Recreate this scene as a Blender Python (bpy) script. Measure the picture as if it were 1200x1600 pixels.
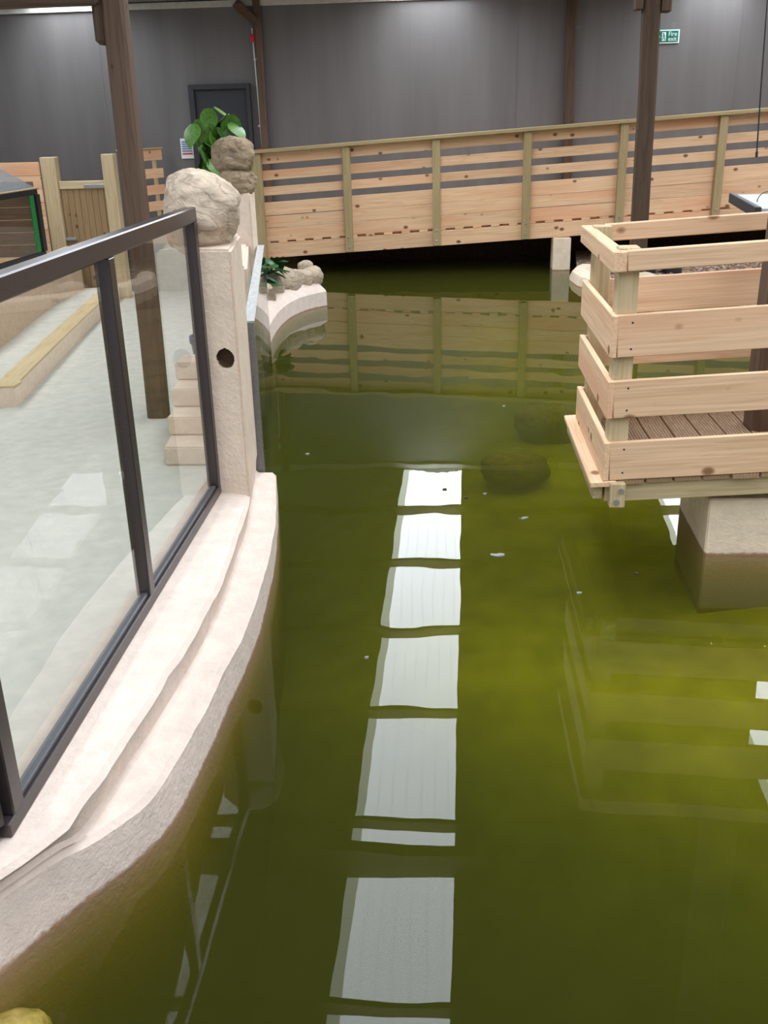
import bpy, bmesh, math, random
from mathutils import Vector, Matrix, noise

for o in list(bpy.data.objects):
    bpy.data.objects.remove(o)
scene = bpy.context.scene
COL = scene.collection
random.seed(7)
R = math.radians

# ------------------------------------------------------------------ camera
FPX = 1535.0
def _cam_axes():
    cx, cy = 600.0, 800.0
    down = Vector(((702 - cx) / FPX, (4640 - cy) / FPX, 1.0)).normalized()
    fwd = Vector(((701 - cx) / FPX, (188 - cy) / FPX, 1.0)).normalized()
    fwd = (fwd - down * fwd.dot(down)).normalized()
    right = down.cross(fwd)
    if right.x < 0:
        right = -right
    return right, fwd, -down
_r, _f, _u = _cam_axes()                      # world X, Y, Z written in camera axes (x right, y down, z forward)
def cam2world(v):
    return Vector((_r.dot(v), _f.dot(v), _u.dot(v)))
cam_data = bpy.data.cameras.new('camera')
cam = bpy.data.objects.new('camera', cam_data)
COL.objects.link(cam)
cx_, cy_, cz_ = cam2world(Vector((1, 0, 0))), cam2world(Vector((0, -1, 0))), cam2world(Vector((0, 0, -1)))
cam.matrix_world = Matrix(((cx_.x, cy_.x, cz_.x, 0), (cx_.y, cy_.y, cz_.y, 0), (cx_.z, cy_.z, cz_.z, 2.0), (0, 0, 0, 1)))
cam_data.sensor_fit = 'VERTICAL'
cam_data.sensor_height = 36.0
cam_data.lens = FPX / 1600.0 * 36.0
cam_data.clip_start = 0.05
scene.camera = cam

# ------------------------------------------------------------------ world and exposure
world = bpy.data.worlds.new('world')
scene.world = world
world.use_nodes = True
_bg = world.node_tree.nodes['Background']
_bg.inputs['Color'].default_value = (0.86, 0.93, 1.0, 1)
_bg.inputs['Strength'].default_value = 0.5
scene.view_settings.view_transform = 'Standard'
scene.view_settings.look = 'None'
scene.view_settings.gamma = 1.0
scene.view_settings.exposure = 0.36
scene.view_settings.use_curve_mapping = False
scene.cycles.use_denoising = True
scene.cycles.max_bounces = 7
scene.cycles.adaptive_threshold = 0.02
scene.cycles.volume_bounces = 1
scene.cycles.transparent_max_bounces = 16
scene.cycles.sample_clamp_indirect = 6.0
ROOFLIGHT = 9.6

# ------------------------------------------------------------------ material helpers
class NT:
    def __init__(s, name):
        s.m = bpy.data.materials.new(name)
        s.m.use_nodes = True
        s.t = s.m.node_tree
        s.t.nodes.clear()
        s.out = s.n('ShaderNodeOutputMaterial')
    def n(s, typ, **kw):
        nd = s.t.nodes.new(typ)
        for k, v in kw.items():
            if k.startswith('i_'):
                nd.inputs[k[2:].replace('_', ' ')].default_value = v
            else:
                setattr(nd, k, v)
        return nd
    def l(s, a, ao, b, bi):
        s.t.links.new(a.outputs[ao], b.inputs[bi])
    def coords(s, scale=(1, 1, 1), kind='Object', rand=True):
        tc = s.n('ShaderNodeTexCoord')
        src, so = tc, kind
        if rand:
            oi = s.n('ShaderNodeObjectInfo')
            mul = s.n('ShaderNodeVectorMath', operation='MULTIPLY')
            cmb = s.n('ShaderNodeCombineXYZ')
            for a in 'XYZ':
                s.l(oi, 'Random', cmb, a)
            s.l(cmb, 0, mul, 0)
            mul.inputs[1].default_value = (37.0, 19.0, 53.0)
            add = s.n('ShaderNodeVectorMath', operation='ADD')
            s.l(tc, kind, add, 0)
            s.l(mul, 0, add, 1)
            src, so = add, 0
        mp = s.n('ShaderNodeMapping')
        mp.inputs['Scale'].default_value = scale
        s.l(src, so, mp, 'Vector')
        return mp
    def ramp(s, stops, interp='LINEAR'):
        r = s.n('ShaderNodeValToRGB')
        r.color_ramp.interpolation = interp
        e = r.color_ramp.elements
        while len(e) > 1:
            e.remove(e[-1])
        e[0].position, e[0].color = stops[0][0], (*stops[0][1], 1)
        for p, c in stops[1:]:
            q = e.new(p)
            q.color = (*c, 1)
        return r
    def mix(s, a, b, fac, mode='MIX'):
        """a, b, fac: (node, socket) or a value"""
        m = s.n('ShaderNodeMix', data_type='RGBA', blend_type=mode)
        for v, idx in ((fac, 0), (a, 6), (b, 7)):
            if isinstance(v, tuple) and hasattr(v[0], 'outputs'):
                s.t.links.new(v[0].outputs[v[1]], m.inputs[idx])
            elif idx == 0:
                m.inputs[idx].default_value = v
            else:
                m.inputs[idx].default_value = (*v, 1)
        return (m, 2)
    def principled(s, col, rough=0.6, bump=None, bump_dist=0.01, bump_str=0.5, spec=0.3, metallic=0.0):
        p = s.n('ShaderNodeBsdfPrincipled')
        if isinstance(col[0], (int, float)):
            p.inputs['Base Color'].default_value = (*col, 1)
        else:
            s.t.links.new(col[0].outputs[col[1]], p.inputs['Base Color'])
        p.inputs['Roughness'].default_value = rough
        p.inputs['Specular IOR Level'].default_value = spec
        p.inputs['Metallic'].default_value = metallic
        if bump:
            b = s.n('ShaderNodeBump')
            b.inputs['Strength'].default_value = bump_str
            b.inputs['Distance'].default_value = bump_dist
            s.t.links.new(bump[0].outputs[bump[1]], b.inputs['Height'])
            s.l(b, 0, p, 'Normal')
        s.l(p, 0, s.out, 'Surface')
        return s.m

def m_plain(name, col, rough=0.6, var=0.12, scale=6.0, bump=0.0, spec=0.3, metallic=0.0, detail=4.0):
    k = NT(name)
    mp = k.coords((scale,) * 3)
    nz = k.n('ShaderNodeTexNoise', i_Detail=detail, i_Roughness=0.6)
    k.l(mp, 0, nz, 'Vector')
    lo = tuple(max(0, c * (1 - var)) for c in col)
    hi = tuple(min(1, c * (1 + var)) for c in col)
    rp = k.ramp([(0.3, lo), (0.7, hi)])
    k.l(nz, 'Fac', rp, 'Fac')
    return k.principled((rp, 0), rough, (nz, 'Fac') if bump else None, bump, 0.6, spec, metallic)

def m_wood(name, base, dark, knot, grain=1.0, knots=True, tint=0.12, rough=0.62, pink=None):
    """grain runs along the local X axis of each piece"""
    k = NT(name)
    mp = k.coords((0.55, 9.0, 9.0))
    nz = k.n('ShaderNodeTexNoise', i_Scale=1.6, i_Detail=3.0, i_Distortion=0.6)
    k.l(mp, 0, nz, 'Vector')
    rings = k.n('ShaderNodeMath', operation='MULTIPLY')
    rings.inputs[1].default_value = 9.0
    k.l(nz, 'Fac', rings, 0)
    fr = k.n('ShaderNodeMath', operation='PINGPONG')
    fr.inputs[1].default_value = 1.0
    k.l(rings, 0, fr, 0)
    rp = k.ramp([(0.0, base), (0.55, base), (1.0, dark)])
    k.l(fr, 0, rp, 'Fac')
    col = k.mix(base, (rp, 0), 0.55 * grain)
    mp2 = k.coords((2.0, 90.0, 90.0))
    n2 = k.n('ShaderNodeTexNoise', i_Scale=1.0, i_Detail=2.0)
    k.l(mp2, 0, n2, 'Vector')
    r2 = k.ramp([(0.35, (0.86, 0.84, 0.8)), (0.65, (1.06, 1.05, 1.04))])
    k.l(n2, 'Fac', r2, 'Fac')
    col = k.mix(col, (r2, 0), 0.8, 'MULTIPLY')
    if pink:
        mp4 = k.coords((0.35, 3.5, 3.5))
        n4 = k.n('ShaderNodeTexNoise', i_Scale=1.3, i_Detail=1.0)
        k.l(mp4, 0, n4, 'Vector')
        r4 = k.ramp([(0.52, (0, 0, 0)), (0.68, (1, 1, 1))])
        k.l(n4, 'Fac', r4, 'Fac')
        fm = k.n('ShaderNodeMath', operation='MULTIPLY')
        fm.inputs[1].default_value = 0.75
        k.l(r4, 0, fm, 0)
        col = k.mix(col, pink, (fm, 0))
    if knots:
        mp3 = k.coords((4.2, 6.0, 6.0))
        vo = k.n('ShaderNodeTexVoronoi', i_Scale=0.9, i_Randomness=1.0)
        k.l(mp3, 0, vo, 'Vector')
        r3 = k.ramp([(0.0, (1, 1, 1)), (0.09, (0.85, 0.85, 0.85)), (0.15, (0, 0, 0))])
        k.l(vo, 'Distance', r3, 'Fac')
        col = k.mix(col, knot, (r3, 0))
    oi = k.n('ShaderNodeObjectInfo')
    r5 = k.ramp([(0.0, (1 - tint, 1 - tint * 1.15, 1 - tint * 1.3)), (1.0, (1 + tint * 0.6, 1 + tint * 0.6, 1 + tint * 0.6))])
    k.l(oi, 'Random', r5, 'Fac')
    col = k.mix(col, (r5, 0), 1.0, 'MULTIPLY')
    return k.principled(col, rough, (n2, 'Fac'), 0.002, 0.4, 0.25)

MAT = {}
MAT['pine'] = m_wood('pine_new', (0.80, 0.53, 0.335), (0.66, 0.39, 0.21), (0.15, 0.06, 0.025), pink=(0.74, 0.37, 0.21))
MAT['pine_deck'] = m_wood('pine_deck_boards', (0.80, 0.55, 0.36), (0.66, 0.41, 0.235), (0.22, 0.09, 0.035), grain=1.0, pink=(0.73, 0.41, 0.255), tint=0.06)
MAT['treated'] = m_wood('pine_treated_post', (0.40, 0.31, 0.165), (0.31, 0.225, 0.105), (0.12, 0.07, 0.03), knots=False, tint=0.08)
MAT['treated_pale'] = m_wood('pine_treated_pale', (0.56, 0.45, 0.28), (0.45, 0.34, 0.19), (0.16, 0.1, 0.05), knots=False, tint=0.05)
MAT['old_wood'] = m_wood('old_dark_timber', (0.085, 0.055, 0.038), (0.045, 0.028, 0.019), (0.02, 0.012, 0.01), grain=1.0, tint=0.1, rough=0.8)
MAT['old_wood_light'] = m_wood('old_grey_brown_timber', (0.12, 0.078, 0.055), (0.072, 0.045, 0.03), (0.03, 0.02, 0.015), tint=0.1, rough=0.8)
MAT['gate_wood'] = m_wood('gate_boards', (0.33, 0.225, 0.12), (0.25, 0.16, 0.08), (0.1, 0.05, 0.02), tint=0.1)
MAT['hutch_wood'] = m_wood('hutch_boards', (0.20, 0.125, 0.075), (0.13, 0.075, 0.045), (0.06, 0.03, 0.02), tint=0.1)
MAT['kerb_wood'] = m_wood('kerb_sleeper', (0.60, 0.47, 0.28), (0.5, 0.37, 0.2), (0.2, 0.12, 0.06), knots=False, tint=0.06)

def m_decking():
    k = NT('grooved_decking')
    mp = k.coords((3.0, 30.0, 30.0))
    nz = k.n('ShaderNodeTexNoise', i_Detail=3.0)
    k.l(mp, 0, nz, 'Vector')
    rp = k.ramp([(0.3, (0.26, 0.165, 0.10)), (0.7, (0.44, 0.31, 0.205))])
    k.l(nz, 'Fac', rp, 'Fac')
    tc = k.n('ShaderNodeTexCoord')
    wv = k.n('ShaderNodeTexWave', wave_type='BANDS', bands_direction='Y', wave_profile='SIN', i_Scale=21.0)
    k.l(tc, 'Object', wv, 'Vector')
    gr = k.ramp([(0.25, (0.62, 0.58, 0.55)), (0.6, (1, 1, 1))])
    k.l(wv, 'Fac', gr, 'Fac')
    geo = k.n('ShaderNodeNewGeometry')
    sp = k.n('ShaderNodeSeparateXYZ')
    k.l(geo, 'Normal', sp, 0)
    gt_ = k.n('ShaderNodeMath', operation='GREATER_THAN')
    gt_.inputs[1].default_value = 0.7
    k.l(sp, 'Z', gt_, 0)
    grooved = k.mix((rp, 0), (gr, 0), 1.0, 'MULTIPLY')  # top faces, colour darker along the grooves
    col = k.mix((0.36, 0.235, 0.14), grooved, (gt_, 0))
    return k.principled(col, 0.75, (wv, 'Fac'), 0.004, 0.8)
MAT['decking'] = m_decking()

def m_plaster(name, col, stain=True, rough=0.78):
    k = NT(name)
    mp = k.coords((2.2,) * 3, rand=False)
    nz = k.n('ShaderNodeTexNoise', i_Detail=6.0, i_Roughness=0.65)
    k.l(mp, 0, nz, 'Vector')
    rp = k.ramp([(0.3, tuple(c * 0.88 for c in col)), (0.7, tuple(min(1, c * 1.06) for c in col))])
    k.l(nz, 'Fac', rp, 'Fac')
    col_o = (rp, 0)
    if stain:                                   # rusty tide mark, ragged, a finger above the water
        geo = k.n('ShaderNodeNewGeometry')
        sp = k.n('ShaderNodeSeparateXYZ')
        k.l(geo, 'Position', sp, 0)
        mp2 = k.coords((7.0, 7.0, 7.0), rand=False)
        n2 = k.n('ShaderNodeTexNoise', i_Detail=3.0)
        k.l(mp2, 0, n2, 'Vector')
        off = k.n('ShaderNodeMath', operation='MULTIPLY_ADD')
        off.inputs[1].default_value = -0.022
        k.l(n2, 'Fac', off, 0)
        k.l(sp, 'Z', off, 2)
        mr = k.n('ShaderNodeMapRange')
        mr.inputs['From Min'].default_value = -0.006
        mr.inputs['From Max'].default_value = 0.006
        mr.inputs['To Min'].default_value = 1.0
        mr.inputs['To Max'].default_value = 0.0
        k.l(off, 0, mr, 'Value')
        fm = k.n('ShaderNodeMath', operation='MULTIPLY')
        fm.inputs[1].default_value = 0.85
        k.l(mr, 0, fm, 0)
        col_o = k.mix(col_o, (0.27, 0.145, 0.06), (fm, 0))
    mp3 = k.coords((9.0,) * 3, rand=False)
    n3 = k.n('ShaderNodeTexNoise', i_Detail=5.0, i_Roughness=0.6)
    k.l(mp3, 0, n3, 'Vector')
    return k.principled(col_o, rough, (n3, 'Fac'), 0.012, 0.55, 0.2)
MAT['plaster'] = m_plaster('cream_render', (0.71, 0.59, 0.515))
MAT['plaster_dry'] = m_plaster('cream_render_dry', (0.74, 0.60, 0.485), stain=False)
MAT['plinth'] = m_plaster('plinth_concrete', (0.80, 0.665, 0.515))
MAT['underbridge_shade'] = m_plain('underbridge_shade_wall', (0.030, 0.019, 0.012), 0.9, 0.4, 5, 0.02, 0.1)  # near-black colour stands in for the shade under the bridge
MAT['tan_render'] = m_plaster('tan_render', (0.56, 0.42, 0.30), stain=False)

def m_wall():
    k = NT('grey_painted_wall')
    mp = k.coords((1.3, 1.0, 0.12), rand=False)
    nz = k.n('ShaderNodeTexNoise', i_Scale=2.2, i_Detail=5.0, i_Roughness=0.6)
    k.l(mp, 0, nz, 'Vector')
    rp = k.ramp([(0.3, (0.098, 0.090, 0.088)), (0.7, (0.135, 0.126, 0.124))])
    k.l(nz, 'Fac', rp, 'Fac')
    mp2 = k.coords((3.0, 3.0, 3.0), rand=False)
    n2 = k.n('ShaderNodeTexNoise', i_Scale=1.0, i_Detail=8.0, i_Roughness=0.7)
    k.l(mp2, 0, n2, 'Vector')
    r2 = k.ramp([(0.66, (0, 0, 0)), (0.8, (0.5, 0.5, 0.5))])
    k.l(n2, 'Fac', r2, 'Fac')
    col = k.mix((rp, 0), (0.24, 0.21, 0.17), (r2, 0))
    return k.principled(col, 0.48, (n2, 'Fac'), 0.004, 0.3, 0.6)
MAT['wall'] = m_wall()
MAT['floor'] = m_plain('pale_concrete_floor', (0.54, 0.52, 0.47), 0.75, 0.09, 1.6, 0.004)
MAT['bed'] = m_plain('planter_soil', (0.09, 0.065, 0.045), 0.9, 0.4, 18, 0.02)
MAT['ceiling'] = m_plain('roof_sheet_grey', (0.20, 0.20, 0.18), 0.8, 0.15, 1.5)
MAT['eave'] = m_plain('eave_board_white', (0.50, 0.49, 0.45), 0.7, 0.1, 3)
MAT['purlin'] = m_wood('purlin_timber', (0.13, 0.10, 0.075), (0.09, 0.065, 0.045), (0.04, 0.03, 0.02), knots=False)
MAT['frame'] = m_plain('dark_frame_metal', (0.038, 0.028, 0.028), 0.3, 0.15, 14, 0.0, 0.6)
MAT['gasket'] = m_plain('grey_gasket', (0.07, 0.075, 0.085), 0.3, 0.2, 20, 0.0, 0.5)
MAT['edge_grey'] = m_plain('sealed_edge_grey', (0.17, 0.16, 0.155), 0.4, 0.15, 12)
MAT['edge_pale'] = m_plain('polished_edge', (0.50, 0.50, 0.50), 0.4, 0.3, 9)
MAT['black'] = m_plain('black_metal', (0.012, 0.012, 0.015), 0.4, 0.2, 10, 0.0, 0.5)
MAT['green'] = m_plain('green_plastic', (0.015, 0.20, 0.045), 0.45, 0.1, 10)
MAT['door'] = m_plain('slate_door_paint', (0.035, 0.036, 0.042), 0.5, 0.1, 5)
MAT['white'] = m_plain('white_plastic', (0.7, 0.7, 0.7), 0.5, 0.05, 10)
MAT['red'] = m_plain('red_plastic', (0.55, 0.03, 0.025), 0.45, 0.1, 10)
MAT['sign_green'] = m_plain('sign_green', (0.0, 0.13, 0.09), 0.5, 0.05, 10)
MAT['sign_white'] = m_plain('sign_white', (0.62, 0.80, 0.74), 0.5, 0.03, 10)
MAT['sign_blue'] = m_plain('sign_blue', (0.10, 0.20, 0.36), 0.5, 0.05, 10)
MAT['steel'] = m_plain('galvanised_steel', (0.42, 0.44, 0.46), 0.4, 0.15, 20, 0.0, 0.5, 0.7)
MAT['mesh'] = m_plain('galvanised_mesh', (0.33, 0.35, 0.37), 0.5, 0.15, 20, 0.0, 0.5, 0.3)
MAT['stem'] = m_plain('plant_stem', (0.10, 0.12, 0.04), 0.7, 0.2, 10)
MAT['pot'] = m_plain('dark_blue_pot', (0.05, 0.06, 0.12), 0.4, 0.1, 8)
MAT['tub'] = m_plain('dark_grey_tub', (0.035, 0.036, 0.045), 0.55, 0.1, 8)
MAT['slab'] = m_plain('pale_grey_slab', (0.42, 0.43, 0.46), 0.6, 0.1, 6)
MAT['poolfloor'] = m_plain('pool_floor_silt', (0.80, 0.65, 0.40), 0.9, 0.22, 0.8, 0.02, 0.1, detail=1.5)
MAT['poolrock'] = m_plain('algae_rock', (0.14, 0.115, 0.055), 0.9, 0.3, 4, 0.02, 0.1)
MAT['poolstone'] = m_plain('silty_stone', (0.50, 0.36, 0.19), 0.9, 0.3, 6, 0.02, 0.1)
MAT['feather'] = m_plain('feather_grey', (0.30, 0.29, 0.28), 0.8, 0.6, 60)
MAT['leaf_dead'] = m_plain('dead_leaf', (0.05, 0.045, 0.025), 0.8, 0.4, 40)
MAT['hole'] = m_plain('rough_cavity', (0.14, 0.085, 0.05), 0.9, 0.4, 40, 0.02)

def m_rock(name, base, dark, warm):
    k = NT(name)
    mp = k.coords((3.2, 3.2, 6.5))
    nz = k.n('ShaderNodeTexNoise', i_Scale=1.5, i_Detail=7.0, i_Roughness=0.65, i_Distortion=0.7)
    k.l(mp, 0, nz, 'Vector')
    rp = k.ramp([(0.30, dark), (0.45, base), (0.62, tuple(min(1, c * 1.12) for c in base)), (0.75, warm)])
    k.l(nz, 'Fac', rp, 'Fac')
    mp2 = k.coords((6.0, 6.0, 14.0))
    n2 = k.n('ShaderNodeTexNoise', i_Scale=1.0, i_Detail=8.0, i_Roughness=0.7, i_Distortion=1.2)
    k.l(mp2, 0, n2, 'Vector')
    wv = k.n('ShaderNodeTexWave', wave_type='BANDS', bands_direction='DIAGONAL', i_Scale=1.1, i_Distortion=16.0, i_Detail=4.0)
    k.l(mp, 0, wv, 'Vector')
    rc = k.ramp([(0.0, (0.42, 0.42, 0.42)), (0.10, (0, 0, 0))])       # narrow cracks along the bedding
    k.l(wv, 'Fac', rc, 'Fac')
    col = k.mix((rp, 0), tuple(c * 0.6 for c in dark), (rc, 0))
    return k.principled(col, 0.85, (n2, 'Fac'), 0.06, 0.8, 0.15)
MAT['rock'] = m_rock('sandstone', (0.52, 0.42, 0.31), (0.22, 0.165, 0.125), (0.58, 0.43, 0.27))
MAT['rock_pale'] = m_rock('sandstone_pale', (0.66, 0.53, 0.41), (0.35, 0.26, 0.20), (0.70, 0.54, 0.36))
MAT['rock_brown'] = m_rock('sandstone_brown', (0.38, 0.285, 0.19), (0.15, 0.11, 0.08), (0.46, 0.31, 0.17))

def m_gravel():
    k = NT('river_gravel')
    mp = k.coords((1, 1, 1), rand=False)
    vo = k.n('ShaderNodeTexVoronoi', i_Scale=34.0)
    k.l(mp, 0, vo, 'Vector')
    sp = k.n('ShaderNodeSeparateColor')
    k.l(vo, 'Color', sp, 0)
    rp = k.ramp([(0.0, (0.06, 0.04, 0.03)), (0.4, (0.20, 0.125, 0.08)), (0.75, (0.30, 0.20, 0.13)), (1.0, (0.5, 0.42, 0.36))])
    k.l(sp, 0, rp, 'Fac')
    return k.principled((rp, 0), 0.6, (vo, 'Distance'), 0.02, 0.8, 0.4)
MAT['gravel'] = m_gravel()

def m_leaf(name, a, b):
    k = NT(name)
    mp = k.coords((9, 9, 9))
    nz = k.n('ShaderNodeTexNoise', i_Detail=2.0)
    k.l(mp, 0, nz, 'Vector')
    rp = k.ramp([(0.3, a), (0.7, b)])
    k.l(nz, 'Fac', rp, 'Fac')
    oi = k.n('ShaderNodeObjectInfo')
    r5 = k.ramp([(0.0, (0.55, 0.6, 0.6)), (1.0, (1.35, 1.25, 1.0))])
    k.l(oi, 'Random', r5, 'Fac')
    col = k.mix((rp, 0), (r5, 0), 1.0, 'MULTIPLY')
    return k.principled(col, 0.4, None, 0.01, 0.5, 0.4)
MAT['leaf'] = m_leaf('glossy_leaf', (0.05, 0.16, 0.025), (0.13, 0.28, 0.05))
MAT['leaf_dark'] = m_leaf('dark_leaf', (0.012, 0.06, 0.015), (0.035, 0.12, 0.035))

def m_emit(name, col, strength, ribs=False):
    k = NT(name)
    e = k.n('ShaderNodeEmission', i_Strength=strength)
    e.inputs['Color'].default_value = (*col, 1)
    if ribs:                                    # moulded ribs of the translucent sheet
        tc = k.n('ShaderNodeTexCoord')
        wv = k.n('ShaderNodeTexWave', wave_type='BANDS', bands_direction='X', i_Scale=2.2, i_Distortion=0.0)
        k.l(tc, 'Object', wv, 'Vector')
        rp = k.ramp([(0.0, tuple(c * 0.90 for c in col)), (0.12, col), (1.0, col)])
        k.l(wv, 'Fac', rp, 'Fac')
        k.l(rp, 0, e, 'Color')
    k.l(e, 0, k.out, 'Surface')
    return k.m
MAT['rooflight'] = m_emit('translucent_rooflight', (0.91, 0.97, 1.04), ROOFLIGHT, True)
MAT['rooflight_lap'] = m_emit('lapped_rooflight_edge', (0.80, 0.86, 0.78), ROOFLIGHT * 0.42)

def m_glass(name, tint, ior, strength=1.0):
    k = NT(name)
    fr = k.n('ShaderNodeFresnel', i_IOR=ior)
    geo = k.n('ShaderNodeNewGeometry')
    inv = k.n('ShaderNodeMath', operation='SUBTRACT')
    inv.inputs[0].default_value = strength
    k.l(geo, 'Backfacing', inv, 1)
    mu = k.n('ShaderNodeMath', operation='MULTIPLY', use_clamp=True)
    k.l(fr, 0, mu, 0)
    k.l(inv, 0, mu, 1)
    tr = k.n('ShaderNodeBsdfTransparent')
    tr.inputs['Color'].default_value = (*tint, 1)
    gl = k.n('ShaderNodeBsdfGlossy', i_Roughness=0.0)
    mx = k.n('ShaderNodeMixShader')
    k.l(mu, 0, mx, 0)
    k.l(tr, 0, mx, 1)
    k.l(gl, 0, mx, 2)
    k.l(mx, 0, k.out, 'Surface')
    return k.m
MAT['glass'] = m_glass('clear_glass', (0.97, 0.975, 0.955), 1.55)
MAT['acrylic'] = m_glass('thick_acrylic', (0.80, 0.87, 0.86), 1.5)

def m_water():
    k = NT('green_pool_water')
    tc = k.n('ShaderNodeTexCoord')
    mp = k.n('ShaderNodeMapping')
    mp.inputs['Scale'].default_value = (1.0, 0.8, 1.0)
    k.l(tc, 'Object', mp, 'Vector')
    nz = k.n('ShaderNodeTexNoise', i_Scale=2.6, i_Detail=1.5, i_Roughness=0.4)
    k.l(mp, 0, nz, 'Vector')
    bp = k.n('ShaderNodeBump', i_Strength=1.0, i_Distance=0.0012)
    k.l(nz, 'Fac', bp, 'Height')
    fr = k.n('ShaderNodeFresnel', i_IOR=1.33)
    k.l(bp, 0, fr, 'Normal')
    geo = k.n('ShaderNodeNewGeometry')
    inv = k.n('ShaderNodeMath', operation='SUBTRACT')
    inv.inputs[0].default_value = 1.0
    k.l(geo, 'Backfacing', inv, 1)
    mu = k.n('ShaderNodeMath', operation='MULTIPLY')
    k.l(fr, 0, mu, 0)
    k.l(inv, 0, mu, 1)
    n2 = k.n('ShaderNodeTexNoise', i_Scale=0.8, i_Detail=3.0)
    k.l(tc, 'Object', n2, 'Vector')
    r2 = k.ramp([(0.3, (0.046, 0.054, 0.010)), (0.7, (0.070, 0.074, 0.014))])
    k.l(n2, 'Fac', r2, 'Fac')
    df = k.n('ShaderNodeBsdfDiffuse')
    k.l(r2, 0, df, 'Color')
    tr = k.n('ShaderNodeBsdfTransparent')
    m1 = k.n('ShaderNodeMixShader', i_Fac=0.04)
    k.l(tr, 0, m1, 1)
    k.l(df, 0, m1, 2)
    gl = k.n('ShaderNodeBsdfGlossy', i_Roughness=0.0)
    k.l(bp, 0, gl, 'Normal')
    mx = k.n('ShaderNodeMixShader')
    k.l(mu, 0, mx, 0)
    k.l(m1, 0, mx, 1)
    k.l(gl, 0, mx, 2)
    k.l(mx, 0, k.out, 'Surface')
    va = k.n('ShaderNodeVolumeAbsorption', i_Density=7.0)
    va.inputs['Color'].default_value = (0.74, 0.76, 0.2, 1)
    vs_ = k.n('ShaderNodeVolumeScatter', i_Density=0.29, i_Anisotropy=0.0)
    vs_.inputs['Color'].default_value = (0.95, 0.95, 0.40, 1)
    ad = k.n('ShaderNodeAddShader')
    k.l(va, 0, ad, 0)
    k.l(vs_, 0, ad, 1)
    k.l(ad, 0, k.out, 'Volume')
    return k.m
MAT['water'] = m_water()

# ------------------------------------------------------------------ object helpers
WORLD_M = {}
def link(name, me, parent=None, M=None, mat=None):
    o = bpy.data.objects.new(name, me)
    COL.objects.link(o)
    M = M or Matrix.Identity(4)
    WORLD_M[o] = M.copy()
    if parent is not None:
        o.parent = parent
        o.matrix_basis = WORLD_M[parent].inverted() @ M
    else:
        o.matrix_basis = M
    if mat is not None and me is not None and not me.materials:
        me.materials.append(MAT[mat])
    return o
def T(x, y, z, rx=0, ry=0, rz=0):
    return Matrix.Translation((x, y, z)) @ Matrix.Rotation(rz, 4, 'Z') @ Matrix.Rotation(ry, 4, 'Y') @ Matrix.Rotation(rx, 4, 'X')
def tag(o, label, cat, group=None, kind=None):
    o['label'] = label
    o['category'] = cat
    if group:
        o['group'] = group
    if kind:
        o['kind'] = kind
    return o
def struct(o, label=None, cat=None):
    o['kind'] = 'structure'
    if label:
        o['label'] = label
        o['category'] = cat
    return o
def thing(name, label, cat, loc=(0, 0, 0), rz=0.0, group=None):
    return tag(link(name, None, None, T(*loc, rz=rz)), label, cat, group)

_boxes = {}
def box_mesh(dx, dy, dz, bev, mat):
    key = (round(dx, 3), round(dy, 3), round(dz, 3), bev, mat)
    if key in _boxes:
        return _boxes[key]
    bm = bmesh.new()
    bmesh.ops.create_cube(bm, size=1.0)
    for v in bm.verts:
        v.co.x *= dx
        v.co.y *= dy
        v.co.z *= dz
    if bev:
        bmesh.ops.bevel(bm, geom=bm.edges[:], offset=min(bev, 0.4 * min(dx, dy, dz)), segments=1, affect='EDGES')
    me = bpy.data.meshes.new('box')
    bm.to_mesh(me)
    bm.free()
    me.materials.append(MAT[mat])
    _boxes[key] = me
    return me
def box(name, x0, x1, y0, y1, z0, z1, mat, parent=None, bev=0.004, axis='X'):
    """axis-aligned box in the world; axis = direction of the timber grain (local X)"""
    c = ((x0 + x1) / 2, (y0 + y1) / 2, (z0 + z1) / 2)
    dx, dy, dz = abs(x1 - x0), abs(y1 - y0), abs(z1 - z0)
    if axis == 'X':
        return link(name, box_mesh(dx, dy, dz, bev, mat), parent, T(*c))
    if axis == 'Y':
        return link(name, box_mesh(dy, dx, dz, bev, mat), parent, T(*c, rz=R(90)))
    return link(name, box_mesh(dz, dy, dx, bev, mat), parent, T(*c, ry=R(-90)))
def beam(name, a, b, w, h, mat, parent=None, bev=0.004, up=(0, 0, 1)):
    """timber from a to b (centre line); w across, h along up"""
    a, b, up = Vector(a), Vector(b), Vector(up)
    d = b - a
    ex = d.normalized()
    ey = up.cross(ex).normalized()
    ez = ex.cross(ey)
    c = (a + b) / 2
    M = Matrix(((ex.x, ey.x, ez.x, c.x), (ex.y, ey.y, ez.y, c.y), (ex.z, ey.z, ez.z, c.z), (0, 0, 0, 1)))
    return link(name, box_mesh(d.length, w, h, bev, mat), parent, M)
def mesh(verts, faces, smooth=False):
    me = bpy.data.meshes.new('m')
    me.from_pydata(verts, [], faces)
    me.update()
    bm = bmesh.new()
    bm.from_mesh(me)
    bmesh.ops.recalc_face_normals(bm, faces=bm.faces[:])
    bm.to_mesh(me)
    bm.free()
    if smooth:
        bm = bmesh.new()
        bm.from_mesh(me)
        for fc in bm.faces:
            fc.smooth = True
        for e in bm.edges:
            if len(e.link_faces) == 2 and e.calc_face_angle(0) > 0.55:
                e.smooth = False
        bm.to_mesh(me)
        bm.free()
    return me
def prism(pts, z0, z1):
    n = len(pts)
    v = [(x, y, z0) for x, y in pts] + [(x, y, z1) for x, y in pts]
    f = [tuple(range(n))[::-1], tuple(range(n, 2 * n))]
    f += [(i, (i + 1) % n, n + (i + 1) % n, n + i) for i in range(n)]
    return mesh(v, f)
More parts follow.
